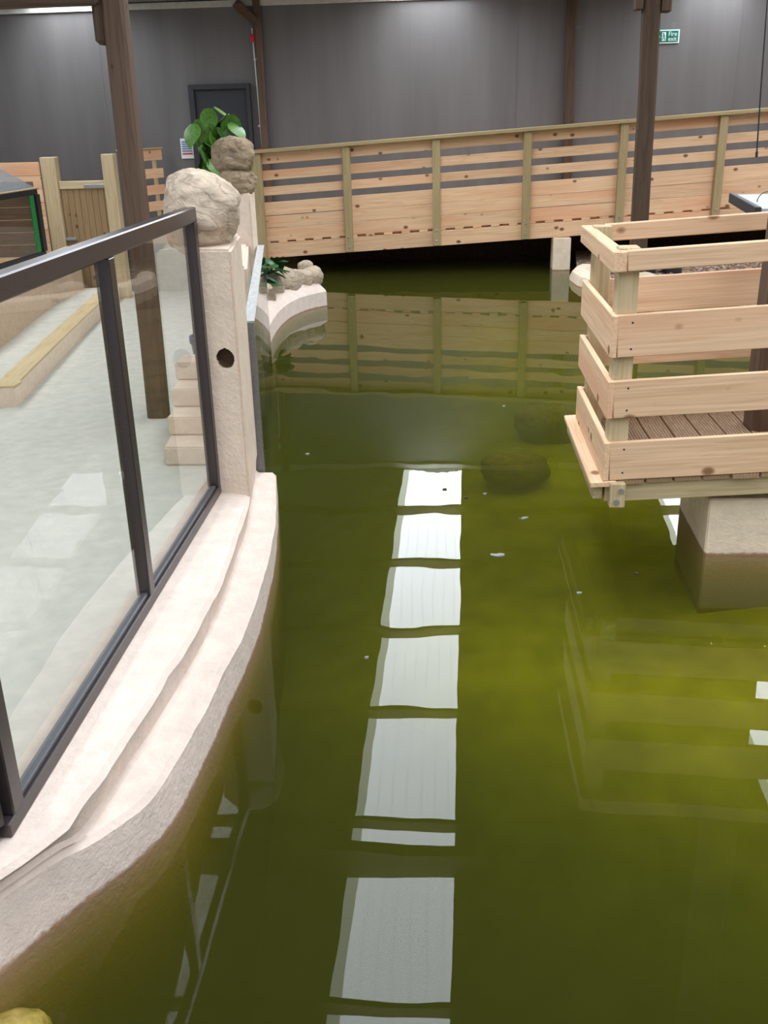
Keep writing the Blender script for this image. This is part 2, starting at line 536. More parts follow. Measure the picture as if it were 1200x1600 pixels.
def loft(rows, closed_profile=True, smooth=True):
    n = len(rows[0])
    v = [p for r in rows for p in r]
    f = []
    for i in range(len(rows) - 1):
        for j in range(n if closed_profile else n - 1):
            a, b = i * n + j, i * n + (j + 1) % n
            f.append((a, b, b + n, a + n))
    if closed_profile:
        f.append(tuple(range(n))[::-1])
        f.append(tuple((len(rows) - 1) * n + j for j in range(n)))
    return mesh(v, f, smooth)
def tube_mesh(pts, r, seg=8, taper=None):
    rows = []
    P = [Vector(p) for p in pts]
    for i, p in enumerate(P):
        d = (P[min(i + 1, len(P) - 1)] - P[max(i - 1, 0)]).normalized()
        s = d.cross(Vector((0.13, 0.97, 0.2)))
        if s.length < 0.05:
            s = d.cross(Vector((1, 0, 0)))
        s.normalize()
        t = d.cross(s)
        rr = r if taper is None else r * (1 + (taper - 1) * i / (len(P) - 1))
        rows.append([tuple(p + (s * math.cos(2 * math.pi * k / seg) + t * math.sin(2 * math.pi * k / seg)) * rr) for k in range(seg)])
    return loft(rows)
def interp(tab, y):
    """tab: list of (y, x) with y descending or ascending"""
    t = sorted(tab)
    if y <= t[0][0]:
        return t[0][1]
    for (a, b), (c, d) in zip(t, t[1:]):
        if y <= c:
            u = (y - a) / (c - a)
            return b + (d - b) * u
    return t[-1][1]
def rock_mesh(sx, sy, sz, seed, rough=0.18, sub=4, square=0.0, freq=1.6, strata=0.0):
    bm = bmesh.new()
    bmesh.ops.create_icosphere(bm, subdivisions=sub, radius=1.0)
    off = Vector((seed * 3.7, seed * 1.3, seed * 7.1))
    for v in bm.verts:
        d = v.co.normalized()
        m = max(abs(d.x), abs(d.y), abs(d.z))
        rad = (1 - square) + square * min(1.25, 1 / m)
        n = noise.fractal(d * freq + off, 0.9, 2.1, 5) * rough
        n += noise.noise(d * freq * 0.6 + off * 2) * rough * 0.8
        if strata:
            n += strata * math.sin(9 * d.z + 3 * d.x + 4 * noise.noise(d * 1.7 + off))
        p = d * (rad + n)
        v.co = Vector((p.x * sx, p.y * sy, p.z * sz))
    me = bpy.data.meshes.new('rock')
    bm.to_mesh(me)
    bm.free()
    for p in me.polygons:
        p.use_smooth = True
    return me

# ================================================================== THE SETTING
WALL_Y = 16.3
# ---- outline of the pool on its left side, (y, x)
WL = [(0.2, -2.0), (1.0, -1.56), (1.5, -1.30), (1.82, -1.141), (2.064, -1.017), (2.211, -0.923), (2.333, -0.863), (2.45, -0.838), (2.64, -0.824),
      (2.985, -0.807), (3.29, -0.796), (3.585, -0.791), (4.07, -0.823), (4.29, -0.839), (4.82, -0.912), (5.2, -0.975)]
LO = [(0.2, -2.05), (1.0, -1.61), (1.5, -1.36), (1.82, -1.20), (2.0, -1.085), (2.095, -1.018), (2.19, -0.968), (2.29, -0.906), (2.35, -0.882), (2.42, -0.872), (2.64, -0.85),
      (2.79, -0.836), (3.15, -0.818), (3.3, -0.808), (3.59, -0.808), (4.02, -0.828), (4.43, -0.862), (4.79, -0.917), (5.2, -0.985)]
RF = [(0.2, -2.05), (1.0, -1.61), (1.5, -1.36), (1.82, -1.20), (2.0, -1.085), (2.09, -1.03), (2.23, -1.015), (2.33, -1.0), (2.44, -0.989), (2.63, -0.965), (2.89, -0.945), (3.22, -0.926),
      (3.67, -0.94), (4.28, -0.972), (4.8, -1.034), (5.2, -1.085)]
UP = [(0.2, -2.08), (1.0, -1.64), (1.5, -1.38), (1.75, -1.20), (1.887, -1.108), (1.97, -1.06), (2.05, -1.018), (2.15, -1.007), (2.3, -0.99), (2.46, -0.975), (2.69, -0.958),
      (2.825, -0.95), (3.27, -0.928), (3.546, -0.922), (4.085, -0.954), (4.51, -0.99), (5.2, -1.09)]
def inner_x(y):
    return -1.26 if y > 2.1 else interp(UP, y) - 0.26 - 0.0 * y
SILL, LEDGE = 0.28, 0.16
rows = []
N = 110
for i in range(N + 1):
    y = 0.2 + (5.19 - 0.2) * i / N
    def j(s, a=0.006):
        return a * noise.noise(Vector((y * 3.1, s, 0.0))) + a * 0.6 * noise.noise(Vector((y * 9.0, s + 5, 0.0)))
    wl, lo, rf, up = interp(WL, y), interp(LO, y), interp(RF, y), interp(UP, y)
    t = min(1.0, max(0.0, (y - 2.05) / 0.12))
    zl = LEDGE * t + 0.19 * (1 - t)
    zr = LEDGE * t + 0.20 * (1 - t)
    rows.append([(wl + 0.01, y, -2.3), (wl + j(1), y, 0.0), (lo + 0.008 + j(1), y, zl - 0.018), (lo - 0.012 + j(2), y, zl + j(3, 0.004)),
                 (rf + 0.012 + j(4), y, zr + 0.002), (rf - 0.002 + j(4), y, zr + 0.016),
                 (up + 0.006 + j(5, 0.01), y, SILL - 0.016), (up - 0.012 + j(5, 0.01), y, SILL + j(6, 0.003)),
                 (inner_x(y), y, SILL), (inner_x(y), y, -0.6)])
struct(link('wall_pool', loft(rows), mat='plaster'), 'low cream rendered pool wall with stepped ledge under glass screen', 'wall')

# ---- visitor floor (lower than the water) and raised floors
vis = [(-9, -5), (-2.4, -5), (-2.4, 0.0), (-1.75, 1.0), (-1.2, 2.2), (-1.2, 5.15), (-1.15, 5.2), (-1.72, 8.7), (-2.0, 9.0), (-2.2, 12.4), (-2.75, 12.6), (-2.75, 15.6), (-9, 15.6)]
fl = struct(link('floor', prism(vis, -0.75, -0.45), mat='floor'), 'pale concrete visitor floor behind the glass screen', 'floor')
struct(box('floor_landing', -4.95, 9, 15.55, WALL_Y, -1.2, 0.5, 'floor', bev=0), 'raised landing along the back wall behind bridge', 'floor')
struct(box('floor_platform', -2.35, 9, -5, 0.35, -1.3, 0.42, 'decking', bev=0), 'platform at the near edge of the pool', 'floor')

# ---- walls
wb = struct(box('wall_back', -9.2, 9.2, WALL_Y, WALL_Y + 0.25, -1.2, 3.71, 'wall', bev=0), 'tall dark grey painted wall at the back of the hall', 'wall')
struct(box('wall_left', -9.25, -9.0, -5, WALL_Y + 0.25, -1.2, 6.2, 'wall', bev=0), 'dark grey side wall left', 'wall')
struct(box('wall_right', 9.0, 9.25, -5, WALL_Y + 0.25, -1.2, 6.2, 'wall', bev=0), 'dark grey side wall right', 'wall')
struct(box('trim_eave', -9, 9, WALL_Y - 0.06, WALL_Y, 3.62, 3.705, 'eave', bev=0.004), 'pale eave board along the top of the grey wall', 'trim')
for x in (-5.35, -0.55, 1.02, 4.28):              # panel joints of the wall lining
    box('cover_strip', x - 0.012, x + 0.012, WALL_Y - 0.004, WALL_Y, -1.0, 3.62, 'wall', wb, bev=0)

# ---- roof: slopes down to the back wall, rooflight strips between sheets
SL = 0.106
def roof(u, v, dz=0.0):
    return (u + 0.02 * (v - 11.0), v, 3.716 + (WALL_Y - v) * SL + dz)
STRIPS = [-6.42, -0.9, 3.3, 7.5]
WID = 1.02
V0, V1, VE = -5.0, 16.26, 16.55
vv, ff = [], []
def slab(u0, u1, v0, v1, th=0.13):
    b = len(vv)
    for dz in (0, th):
        for u, v in ((u0, v0), (u1, v0), (u1, v1), (u0, v1)):
            vv.append(roof(u, v, dz))
    for q in ((0, 1, 2, 3), (7, 6, 5, 4), (0, 4, 5, 1), (1, 5, 6, 2), (2, 6, 7, 3), (3, 7, 4, 0)):
        ff.append(tuple(b + i for i in q))
edges = [-9.6] + [e for s in STRIPS for e in (s, s + WID)] + [9.6]
for i in range(0, len(edges), 2):
    if edges[i + 1] - edges[i] > 0.01:
        slab(edges[i], edges[i + 1], V0, V1)
slab(-9.6, 9.6, V1, VE)
ceil = struct(link('ceiling', mesh(vv, ff), mat='ceiling'), 'sloping grey sheet roof over the hall', 'ceiling')
for (v, w, h) in [(14.71, .06, .12), (13.01, .06, .12), (11.34, .06, .12), (9.69, .06, .12), (7.99, .06, .12), (7.42, .16, .30), (5.95, .06, .12),
                  (4.28, .06, .12), (2.6, .06, .12), (0.9, .06, .12), (-0.8, .06, .12), (-2.5, .06, .12)]:
    a, b = roof(-9.4, v, 0.035 - h / 2), roof(9.4, v, 0.035 - h / 2)
    beam('purlin', a, b, w, h, 'purlin', ceil, 0.003)
PV = [16.26, 14.71, 13.01, 11.34, 9.69, 7.99, 7.42, 5.95, 4.28, 2.6, 0.9, -0.8, -2.5, -5.0]
for k, s in enumerate(STRIPS):
    w = struct(link('window_%d' % (k + 1), None, None, T(*roof(s + WID / 2, 8.0))), ('leftmost', 'second', 'third', 'rightmost')[k] + ' translucent rooflight strip in the roof, counted from the left', 'window')
    for v1, v0 in zip(PV, PV[1:]):
        pts = [roof(s + WID * i / 12.0, v, 0.04 + (0.012 if i % 2 else 0)) for v in (v0 + 0.001, v1 - 0.001) for i in range(13)]
        cx = Vector(roof(s + WID / 2, (v0 + v1) / 2, 0.12))
        pts = [tuple(Vector(p) - cx) for p in pts]
        me = mesh(pts, [(i, i + 1, 14 + i, 13 + i) for i in range(12)])
        link('pane', me, w, Matrix.Translation(cx), 'rooflight')
        lp_ = [tuple(Vector(roof(s + a_, v, 0.034)) - cx) for v in (v0 + 0.001, v1 - 0.001) for a_ in (-0.01, 0.10)]
        link('lap_strip', mesh(lp_, [(0, 1, 3, 2)]), w, Matrix.Translation(cx), 'rooflight_lap')

# ---- pool floor (silted shell) and pool back wall
def pool_z(x, y):
    t = min(1, max(0, (x + 1.2) / 2.4)) * 0.46 + min(1, max(0, (y - 1.8) / 2.2)) * 0.66
    t = min(1, t)
    t = t * t * (3 - 2 * t)
    z = -2.0 + 1.67 * t + 0.09 * noise.noise(Vector((x * 0.9, y * 0.7, 3.0)))
    if x < -1.0:
        z = min(z, -0.8)
    return z
gx, gy = 70, 90
V = []
for jy in range(gy + 1):
    for ix in range(gx + 1):
        x, y = -2.6 + 11.6 * ix / gx, 0.1 + 15.4 * jy / gy
        V.append((x, y, pool_z(x, y)))
F = [(b * (gx + 1) + a, b * (gx + 1) + a + 1, (b + 1) * (gx + 1) + a + 1, (b + 1) * (gx + 1) + a) for b in range(gy) for a in range(gx)]
struct(link('floor_pool', mesh(V, F, True), mat='poolfloor'), 'silty green floor of the pool under water', 'floor')
struct(box('wall_pool_back', -2.75, 9.0, 15.35, 15.55, -1.2, 0.5, 'underbridge_shade', bev=0), 'pool end wall in the dark below the bridge', 'wall')

# ---- water
acr = [(-1.07, 5.2), (-1.64, 8.75)]
wpts = [(interp(WL, y) - 0.10, y) for y in (0.22, 1.0, 1.5, 1.82, 2.06, 2.21, 2.33, 2.45, 2.64, 3.3, 3.6, 4.07, 4.5, 5.15)]
wpts += [(-1.06, 5.22), (-1.625, 8.75), (-1.80, 9.1), (-1.85, 10.2), (-1.78, 11.2), (-1.6, 11.6), (-2.3, 12.3), (-2.7, 12.6), (-2.7, 15.4), (8.98, 15.4), (8.98, 0.22)]
tag(link('water', prism(wpts, -2.4, 0.0), mat='water'), 'murky green water filling the pool', 'water', kind='stuff')

# ================================================================== GLASS SCREEN
FX = -1.165
gs = thing('glass_screen', 'dark framed glass screen standing on the cream pool wall', 'glass screen', (FX, 3.3, SILL))
ZT = 1.655
FW, FD = 0.062, 0.055
box('bottom_rail', FX - FD / 2, FX + FD / 2, 2.0, 4.56, SILL, SILL + 0.045, 'frame', gs, 0.004, 'Y')
box('gasket', FX - 0.014, FX + 0.016, 2.10, 4.49, SILL + 0.045, SILL + 0.062, 'gasket', gs, 0.003, 'Y')
box('top_rail', FX - FD / 2, FX + FD / 2, 2.0, 4.56, ZT - 0.066, ZT, 'frame', gs, 0.005, 'Y')
box('end_post', FX - FD / 2, FX + FD / 2, 4.505, 4.56, SILL + 0.045, ZT - 0.066, 'frame', gs, 0.004, 'Z')
box('mullion', FX - FD / 2, FX + FD / 2, 3.31, 3.37, SILL + 0.045, ZT - 0.066, 'frame', gs, 0.004, 'Z')
box('end_post', FX - FD / 2, FX + FD / 2, 2.035, 2.10, SILL + 0.045, ZT - 0.066, 'frame', gs, 0.004, 'Z')
box('glass_pane', FX - 0.005, FX + 0.005, 2.09, 3.32, SILL + 0.04, ZT - 0.06, 'glass', gs, 0)
box('glass_pane', FX - 0.005, FX + 0.005, 3.36, 4.515, SILL + 0.04, ZT - 0.06, 'glass', gs, 0)
# the neighbouring screen turns away along the wall
g2 = thing('glass_screen', 'next dark framed screen at the left edge, joined to near end post', 'glass screen', (-1.2, 2.0, SILL))
A, B = Vector((-1.185, 1.985, 0)), Vector((-1.62, 1.15, 0))
def up2(p, z):
    return (p.x, p.y, z)
beam('bottom_rail', up2(A, SILL + 0.022), up2(B, SILL + 0.022), FD, 0.045, 'frame', g2)
beam('top_rail', up2(A, ZT - 0.033), up2(B, ZT - 0.033), FD, 0.066, 'frame', g2)
for p in (A, B):
    beam('end_post', up2(p, SILL + 0.045), up2(p, ZT - 0.066), FD, 0.06, 'frame', g2, up=(B - A).normalized())
beam('glass_pane', up2(A + (B - A) * 0.05, (SILL + ZT) / 2), up2(A + (B - A) * 0.95, (SILL + ZT) / 2), 0.01, ZT - SILL - 0.1, 'glass', g2, 0)

# ---- thick viewing window
vw = thing('viewing_window', 'thick acrylic viewing window running back from the pillar', 'window', (-1.07, 5.25, 0))
ap = Vector((-1.5 + 1.095, 0, 0))
d = Vector((acr[1][0] - acr[0][0], acr[1][1] - acr[0][1], 0)).normalized()
a0 = Vector((-1.068, 5.215, 0))
a1 = a0 + d * 3.52
beam('pane', (a0.x, a0.y, -0.145), (a1.x, a1.y, -0.145), 0.058, 2.31, 'acrylic', vw, 0)
beam('polished_edge', (a0.x, a0.y, 1.012), (a1.x, a1.y, 1.012), 0.058, 0.006, 'edge_pale', vw, 0.001)
beam('edge_seal', (a0.x - 0.002, a0.y - 0.006, -1.2), (a0.x - 0.002, a0.y - 0.006, 1.005), 0.058, 0.006, 'edge_grey', vw, 0.001, up=d)

# ---- pillar beside the screen, with a knocked-out hole
pl = mesh([(x, y, z) for z in (SILL - 0.02, 1.47) for x, y in ((-1.205, 4.565), (-0.985, 4.52), (-1.075, 5.2), (-1.29, 5.2))],
          [(0, 1, 2, 3), (7, 6, 5, 4), (0, 4, 5, 1), (1, 5, 6, 2), (2, 6, 7, 3), (3, 7, 4, 0)])
def cut_hole(me, c, r, depth):
    o = link('tmp', me)
    bm = bmesh.new()
    bmesh.ops.create_cone(bm, cap_ends=True, segments=14, radius1=r, radius2=r * 0.9, depth=depth)
    for v in bm.verts:
        v.co.x += 0.1 * r * noise.noise(v.co * 40)
        v.co.y *= 1 + 0.25 * noise.noise(v.co * 31)
    cm = bpy.data.meshes.new('cut')
    bm.to_mesh(cm)
    bm.free()
    co = link('tmp_cut', cm, None, T(*c, rx=R(90)))
    md = o.modifiers.new('b', 'BOOLEAN')
    md.object = co
    md.operation = 'DIFFERENCE'
    md.solver = 'EXACT'
    dg = bpy.context.evaluated_depsgraph_get()
    out = bpy.data.meshes.new_from_object(o.evaluated_get(dg))
    bpy.data.objects.remove(o)
    bpy.data.objects.remove(co)
    return out
def bevelled(me, off=0.012):
    bm = bmesh.new()
    bm.from_mesh(me)
    bmesh.ops.bevel(bm, geom=bm.edges[:], offset=off, segments=2, affect='EDGES', clamp_overlap=True)
    bm.to_mesh(me)
    bm.free()
    return me
bevelled(pl)
HOLE = (-1.055, 4.545, 0.967)
pl = cut_hole(pl, HOLE, 0.049, 0.16)
pil = thing('pillar', 'cream rendered pillar with round hole beside the glass screen', 'pillar', (-1.1, 4.85, SILL))
link('shaft', pl, pil, None, 'plaster_dry')
hb = bpy.data.meshes.new('h')
bm = bmesh.new()
bmesh.ops.create_cone(bm, cap_ends=False, segments=16, radius1=0.048, radius2=0.042, depth=0.05)
bmesh.ops.create_circle(bm, cap_ends=True, segments=16, radius=0.046, matrix=Matrix.Translation((0, 0, 0.024)))
for v in bm.verts:
    v.co += Vector((noise.noise(v.co * 60), noise.noise(v.co * 60 + Vector((9, 9, 9))), 0)) * 0.005
bm.to_mesh(hb)
bm.free()
ho = link('hole_lining', hb, pil, T(HOLE[0], HOLE[1] + 0.03, HOLE[2], rx=R(-90)), 'hole')
ho['label'] = 'rough brown cavity knocked into the render'

tag(link('boulder', rock_mesh(0.176, 0.27, 0.195, 5, 0.105, 5, 0.6, 1.5, 0.016), None, T(-1.19, 4.86, 1.60, rz=0.2, ry=0.22), 'rock_pale'),
    'large pale rounded boulder capping the pillar beside the glass screen', 'boulder')

# ---- second pillar with two boulders
p2 = thing('pillar', 'narrow cream pillar further back, carrying two stacked brown boulders', 'pillar', (-1.74, 8.6, -0.45))
me = bevelled(prism([(-1.86, 8.44), (-1.635, 8.4), (-1.66, 8.75), (-1.88, 8.8)], -0.45, 1.46))
link('shaft', me, p2, None, 'plaster_dry')
me = bevelled(prism([(-1.62, 7.05), (-1.42, 7.0), (-1.68, 8.42), (-1.86, 8.42)], -0.45, 1.06), 0.02)
sh = link('shoulder', me, p2, None, 'plaster_dry')
tag(link('boulder', rock_mesh(0.158, 0.20, 0.145, 11, 0.11, 5, 0.6, 1.5, 0.016), None, T(-1.785, 8.58, 1.755, rz=0.5), 'rock_brown'),
    'upper brown boulder on the far pillar, beside the leafy plant', 'boulder')
tag(link('boulder', rock_mesh(0.145, 0.19, 0.105, 17, 0.11, 5, 0.6, 1.5, 0.012), None, T(-1.765, 8.56, 1.545, rz=-0.2), 'rock_brown'),
    'lower flat boulder wedged under another on the far pillar', 'boulder')

# ---- steps behind the pillar
st = thing('steps', 'short flight of cream steps behind the glass by the pillar', 'steps', (-1.95, 7.6, -0.45))
for k in range(4):
    y0 = 7.08 + 0.30 * k
    me = bevelled(prism([(-2.19 - 0.035 * k, y0), (-1.665 - 0.175 * (y0 - 7.08), y0), (-1.885, 8.30), (-2.30, 8.30)], -0.45 + 0.15 * k, -0.45 + 0.15 * (k + 1)), 0.012)
    link('step', me, st, None, 'plaster_dry')

# ================================================================== PLANTER AT THE FAR CORNER
path = [(-1.60, 8.55), (-1.66, 8.9), (-1.72, 9.3), (-1.755, 9.8), (-1.765, 10.25), (-1.735, 10.7), (-1.66, 11.05), (-1.55, 11.28), (-1.41, 11.44)]
rows = []
fine = []
for a, b in zip(path, path[1:]):
    for k in range(5):
        fine.append((a[0] + (b[0] - a[0]) * k / 5, a[1] + (b[1] - a[1]) * k / 5))
fine.append(path[-1])
for _ in range(3):
    fine = [fine[0]] + [((p[0] + 2 * q[0] + r[0]) / 4, (p[1] + 2 * q[1] + r[1]) / 4) for p, q, r in zip(fine, fine[1:], fine[2:])] + [fine[-1]]
inn = []
for i, p in enumerate(fine):
    q0, q1 = fine[max(0, i - 1)], fine[min(len(fine) - 1, i + 1)]
    t = Vector((q1[0] - q0[0], q1[1] - q0[1], 0)).normalized()
    n = Vector((-t.y, t.x, 0))                 # away from the water
    s = min(1.0, i / 12.0)
    w = 0.08 + 0.09 * s
    def at(dist, z):
        return (p[0] + n.x * dist, p[1] + n.y * dist, z)
    hz = 0.03 * noise.noise(Vector((i * 0.3, 2, 0)))
    rows.append([at(0.0, -1.1), at(0.0, 0.0), at(0.004, 0.165), at(0.02, 0.185), at(w, 0.27 + 0.3 * hz), at(w + 0.02, 0.28), at(w + 0.16, 0.28), at(w + 0.16, -1.1)])
    inn.append((at(w + 0.07, 0.0), t))
pw = thing('planter_wall', 'curved cream planter wall edged with cobbles at the far pool corner', 'wall', (-1.75, 10.2, 0))
link('kerb', loft(rows), pw, None, 'plaster')
random.seed(3)
L = 0.0
last = None
i = 7
k = 0
while i < len(inn):
    p = inn[i][0]
    s = random.uniform(0.13, 0.18) if k % 2 == 0 else random.uniform(0.10, 0.14)
    link('stone', rock_mesh(s, s * 0.95, s * 0.85, 40 + k, 0.12, 3, 0.3), pw,
         T(p[0] - 0.015 + random.uniform(-.02, .02), p[1] + random.uniform(-.02, .02), 0.30 + random.uniform(0, 0.035), rz=random.uniform(0, 6)), 'rock')
    if k % 3 == 1:
        s2 = random.uniform(0.08, 0.1)
        link('stone', rock_mesh(s2, s2, s2 * 0.8, 60 + k, 0.12, 3, 0.3), pw, T(p[0] - 0.08, p[1] + 0.05, 0.42, rz=random.uniform(0, 6)), 'rock')
    i += 2 if k % 2 else 3
    k += 1
link('soil', prism([(-1.85, 8.85), (-1.9, 9.5), (-1.98, 10.2), (-1.93, 10.8), (-1.83, 11.2), (-1.70, 11.5), (-1.85, 12.3), (-2.05, 12.5), (-2.05, 8.9)], -1.0, 0.24), pw, None, 'bed')

def leaf_mesh(l, w, droop, heart=True):
    n = 6
    v, f = [], []
    for i in range(n + 1):
        u = i / n
        prof = math.sin(math.pi * min(1, (u * 0.92 + 0.08)) ** 0.75) if heart else math.sin(math.pi * (0.06 + 0.92 * u))
        hw = w * 0.5 * max(0.0, prof)
        x = l * u
        z = -droop * u * u
        v += [(x, -hw, z - hw * 0.28), (x, 0, z), (x, hw, z - hw * 0.28)]
    for i in range(n):
        a = 3 * i
        f += [(a, a + 1, a + 4, a + 3), (a + 1, a + 2, a + 5, a + 4)]
    b = len(v)
    v += [(x, y, z - 0.0015) for x, y, z in v]
    f += [tuple(q + b for q in reversed(p)) for p in f]
    me = bpy.data.meshes.new('leaf')
    me.from_pydata(v, [], f)
    for p in me.polygons:
        p.use_smooth = True
    return me
# tall leafy plant behind the boulders
pt = thing('potted_plant', 'tall leafy green plant with heart shaped leaves behind the boulders', 'plant', (-2.33, 9.6, -0.45))
prof = [(0.0, 0.0), (0.17, 0.0), (0.19, 0.1), (0.23, 0.42), (0.245, 0.44), (0.245, 0.50), (0.22, 0.50), (0.21, 0.46), (0.0, 0.46)]
rws = [[(-2.33 + r * math.cos(2 * math.pi * k / 20), 9.6 + r * math.sin(2 * math.pi * k / 20), -0.45 + z) for k in range(20)] for r, z in prof]
link('pot', loft(rws), pt, None, 'pot')
random.seed(12)
lm = leaf_mesh(0.25, 0.20, 0.10)
lm.materials.append(MAT['leaf'])
stems = [(-2.27, 2.03, -0.05), (-2.17, 2.10, 0.03), (-2.05, 2.05, 0.06), (-2.25, 1.84, 0.0), (-2.22, 1.70, -0.06)]
for sx, sz, sy in stems:
    top = Vector((sx, 9.6 + sy, sz))
    link('stem', tube_mesh([(-2.33, 9.6, -0.02), (-2.33 + (sx + 2.33) * .3, 9.6 + sy * .3, 0.6), (sx, 9.6 + sy, sz - 0.35), tuple(top)], 0.013, 6, 0.5), pt, None, 'stem')
    for q in range(9):
        a = random.uniform(0, 2 * math.pi)
        b = top + Vector((random.uniform(-.06, .06), random.uniform(-.05, .05), random.uniform(-0.34, 0.05)))
        sc = random.uniform(0.75, 1.15)
        M = Matrix.Translation(b) @ Matrix.Rotation(a, 4, 'Z') @ Matrix.Rotation(random.uniform(0.35, 1.35), 4, 'Y') @ Matrix.Scale(sc, 4)
        link('leaf', lm, pt, M)
# low plant in the planter
lp = thing('shrub', 'low dark green bush growing behind the cobbles', 'shrub', (-1.98, 10.75, 0.24))
lm2 = leaf_mesh(0.20, 0.13, 0.08, False)
lm2.materials.append(MAT['leaf_dark'])
link('stem', tube_mesh([(-2.02, 10.75, 0.2), (-2.0, 10.76, 0.4), (-1.98, 10.75, 0.55)], 0.012, 6, 0.6), lp, None, 'stem')
for q in range(34):
    a = random.uniform(0, 2 * math.pi)
    b = Vector((-1.96 + random.gauss(0, .09), 10.75 + random.gauss(0, .09), random.uniform(0.38, 0.66)))
    M = Matrix.Translation(b) @ Matrix.Rotation(a, 4, 'Z') @ Matrix.Rotation(random.uniform(-0.7, 0.6), 4, 'Y') @ Matrix.Scale(random.uniform(.7, 1.1), 4)
    link('leaf', lm2, lp, M)

# ================================================================== FOOTBRIDGE
BY = 13.95
SB = 0.0535
def zt(x):
    return 1.788 + SB * (x + 0.16)
br = thing('footbridge', 'sloping pine footbridge with slatted rail crossing the far end', 'bridge', (0, BY + 0.7, 0))
PX = [-2.60, -1.375, -0.165, 1.045, 2.30, 3.57, 4.84]
ang = -math.atan(SB)
def ramp_board(name, x0, x1, top, bot, y0, y1, mat, parent=br, bev=0.003, zf=zt):
    xm = (x0 + x1) / 2
    z = zf(xm) - (top + bot) / 2
    return link(name, box_mesh((x1 - x0) / math.cos(ang), abs(y1 - y0), abs(bot - top), bev, mat), parent, T(xm, (y0 + y1) / 2, z, ry=ang))
for k, x in enumerate(PX):
    w = 0.13 if k == 0 else 0.105
    p = box('post', x - w / 2, x + w / 2, BY, BY + 0.10, zt(x) - (1.55 if k == 0 else 1.425), zt(x) - 0.045, 'treated', br, 0.005, 'Z')
    for dz in (1.22, 1.36):
        b = link('bolt', box_mesh(0.022, 0.012, 0.022, 0.003, 'steel'), p, T(x, BY - 0.004, zt(x) - dz))
ramp_board('handrail', -2.68, 5.6, 0.0, 0.045, BY - 0.03, BY + 0.16, 'treated')
slats = [(0.050, 0.185), (0.275, 0.400), (0.485, 0.600), (0.688, 0.868), (0.872, 1.030), (1.034, 1.205)]
for k in range(len(PX)):
    x0 = PX[k] + 0.0
    x1 = PX[k + 1] if k + 1 < len(PX) else 5.6
    for n, (a, b) in enumerate(slats):
        ramp_board('slat', x0 + 0.002, x1 - 0.002, a + random.uniform(-.004, .004), b + random.uniform(-.004, .004), BY + 0.105, BY + 0.13, 'pine', bev=0.002)
for k in range(len(PX)):
    x0 = PX[k]
    x1 = PX[k + 1] if k + 1 < len(PX) else 5.6
    ramp_board('edge_beam', x0 + 0.002, x1 - 0.002, 1.238, 1.438, BY + 0.102, BY + 0.15, 'pine', bev=0.003)
x = -2.62
nk = 0
while x < 5.5:
    w = 0.118
    ramp_board('deck_plank', x, x + w, 1.208, 1.236, BY + (0.098 if nk % 2 == 0 else 0.20) + random.uniform(0, .006), BY + 1.5, 'pine', bev=0.002)
    nk += 1
    x += 0.123
ramp_board('rear_beam', -2.6, 5.6, 1.238, 1.438, BY + 1.4, BY + 1.46, 'pine')
# pier under the bridge
pr = thing('bridge_pier', 'square cream pier holding up the footbridge', 'pier', (1.55, 14.1, -0.6))
link('shaft', bevelled(prism([(1.43, 13.97), (1.67, 13.97), (1.67, 14.3), (1.43, 14.3)], -0.7, zt(1.43) - 1.44), 0.008), pr, None, 'plinth')
link('footing', bevelled(prism([(1.36, 13.9), (1.74, 13.9), (1.74, 14.36), (1.36, 14.36)], -0.9, -0.45), 0.008), pr, None, 'plinth')

# ================================================================== VIEWING DECK (right)
DX, DY0, DY1 = 0.71, 4.335, 5.37
SD = 0.055
angd = -math.atan(SD)
def zd(x):
    return SD * (x - DX)
dk = thing('viewing_deck', 'pine boarded viewing deck on a plinth over the water', 'deck', (2.0, 4.85, 0))
def dboard(name, x0, x1, z0, z1, y0, y1, mat, bev=0.003):
    xm = (x0 + x1) / 2
    return link(name, box_mesh((x1 - x0) / math.cos(angd), abs(y1 - y0), abs(z1 - z0), bev, mat), dk, T(xm, (y0 + y1) / 2, (z0 + z1) / 2 + zd(xm), ry=angd))
BT = 0.028
for (z0, z1) in ((0.418, 0.601), (0.716, 0.888), (0.995, 1.181)):
    f = dboard('front_board', DX + BT, 4.3, z0, z1, DY0, DY0 + BT, 'pine_deck')
    for (px_) in (0.80, 2.1):
        for zz in (z0 + 0.035, z1 - 0.035):
            link('screw', box_mesh(0.008, 0.003, 0.008, 0.001, 'black'), f, T(px_, DY0 - 0.0005, zz + zd(px_)))
    box('side_board', DX, DX + BT, DY0 - 0.002, DY1, z0, z1, 'pine_deck', dk, 0.003, 'Y')
for (z0, z1) in ((0.418, 0.601), (0.716, 0.888), (0.995, 1.181)):
    dboard('rear_board', DX + BT, 1.715, z0, z1, DY1 - BT - 0.02, DY1 - 0.02, 'pine_deck')
dboard('top_rail', DX + 0.05, 4.3, 1.368, 1.455, DY0 - 0.012, DY0 + 0.035, 'pine_deck', 0.004)
box('top_rail', DX - 0.012, DX + 0.048, DY0 - 0.012, DY1 + 0.06, 1.368, 1.455, 'pine_deck', dk, 0.004, 'Y')
dboard('top_rail', DX + 0.11, 4.3, 1.368, 1.455, DY1 + 0.015, DY1 + 0.06, 'pine_deck', 0.004)
for (px_, py_, zb) in ((0.775, 4.415, 0.295), (0.79, 5.29, 0.30), (2.6, 4.415, 0.36), (2.6, 5.29, 0.36), (4.1, 4.415, 0.4), (4.1, 5.29, 0.4)):
    p = box('post', px_ - 0.045 + (0.0), px_ + 0.045, py_ - 0.05, py_ + 0.05, 0.43 + zd(px_) - 0.13, 1.462 + zd(px_), 'treated_pale', dk, 0.004, 'Z')
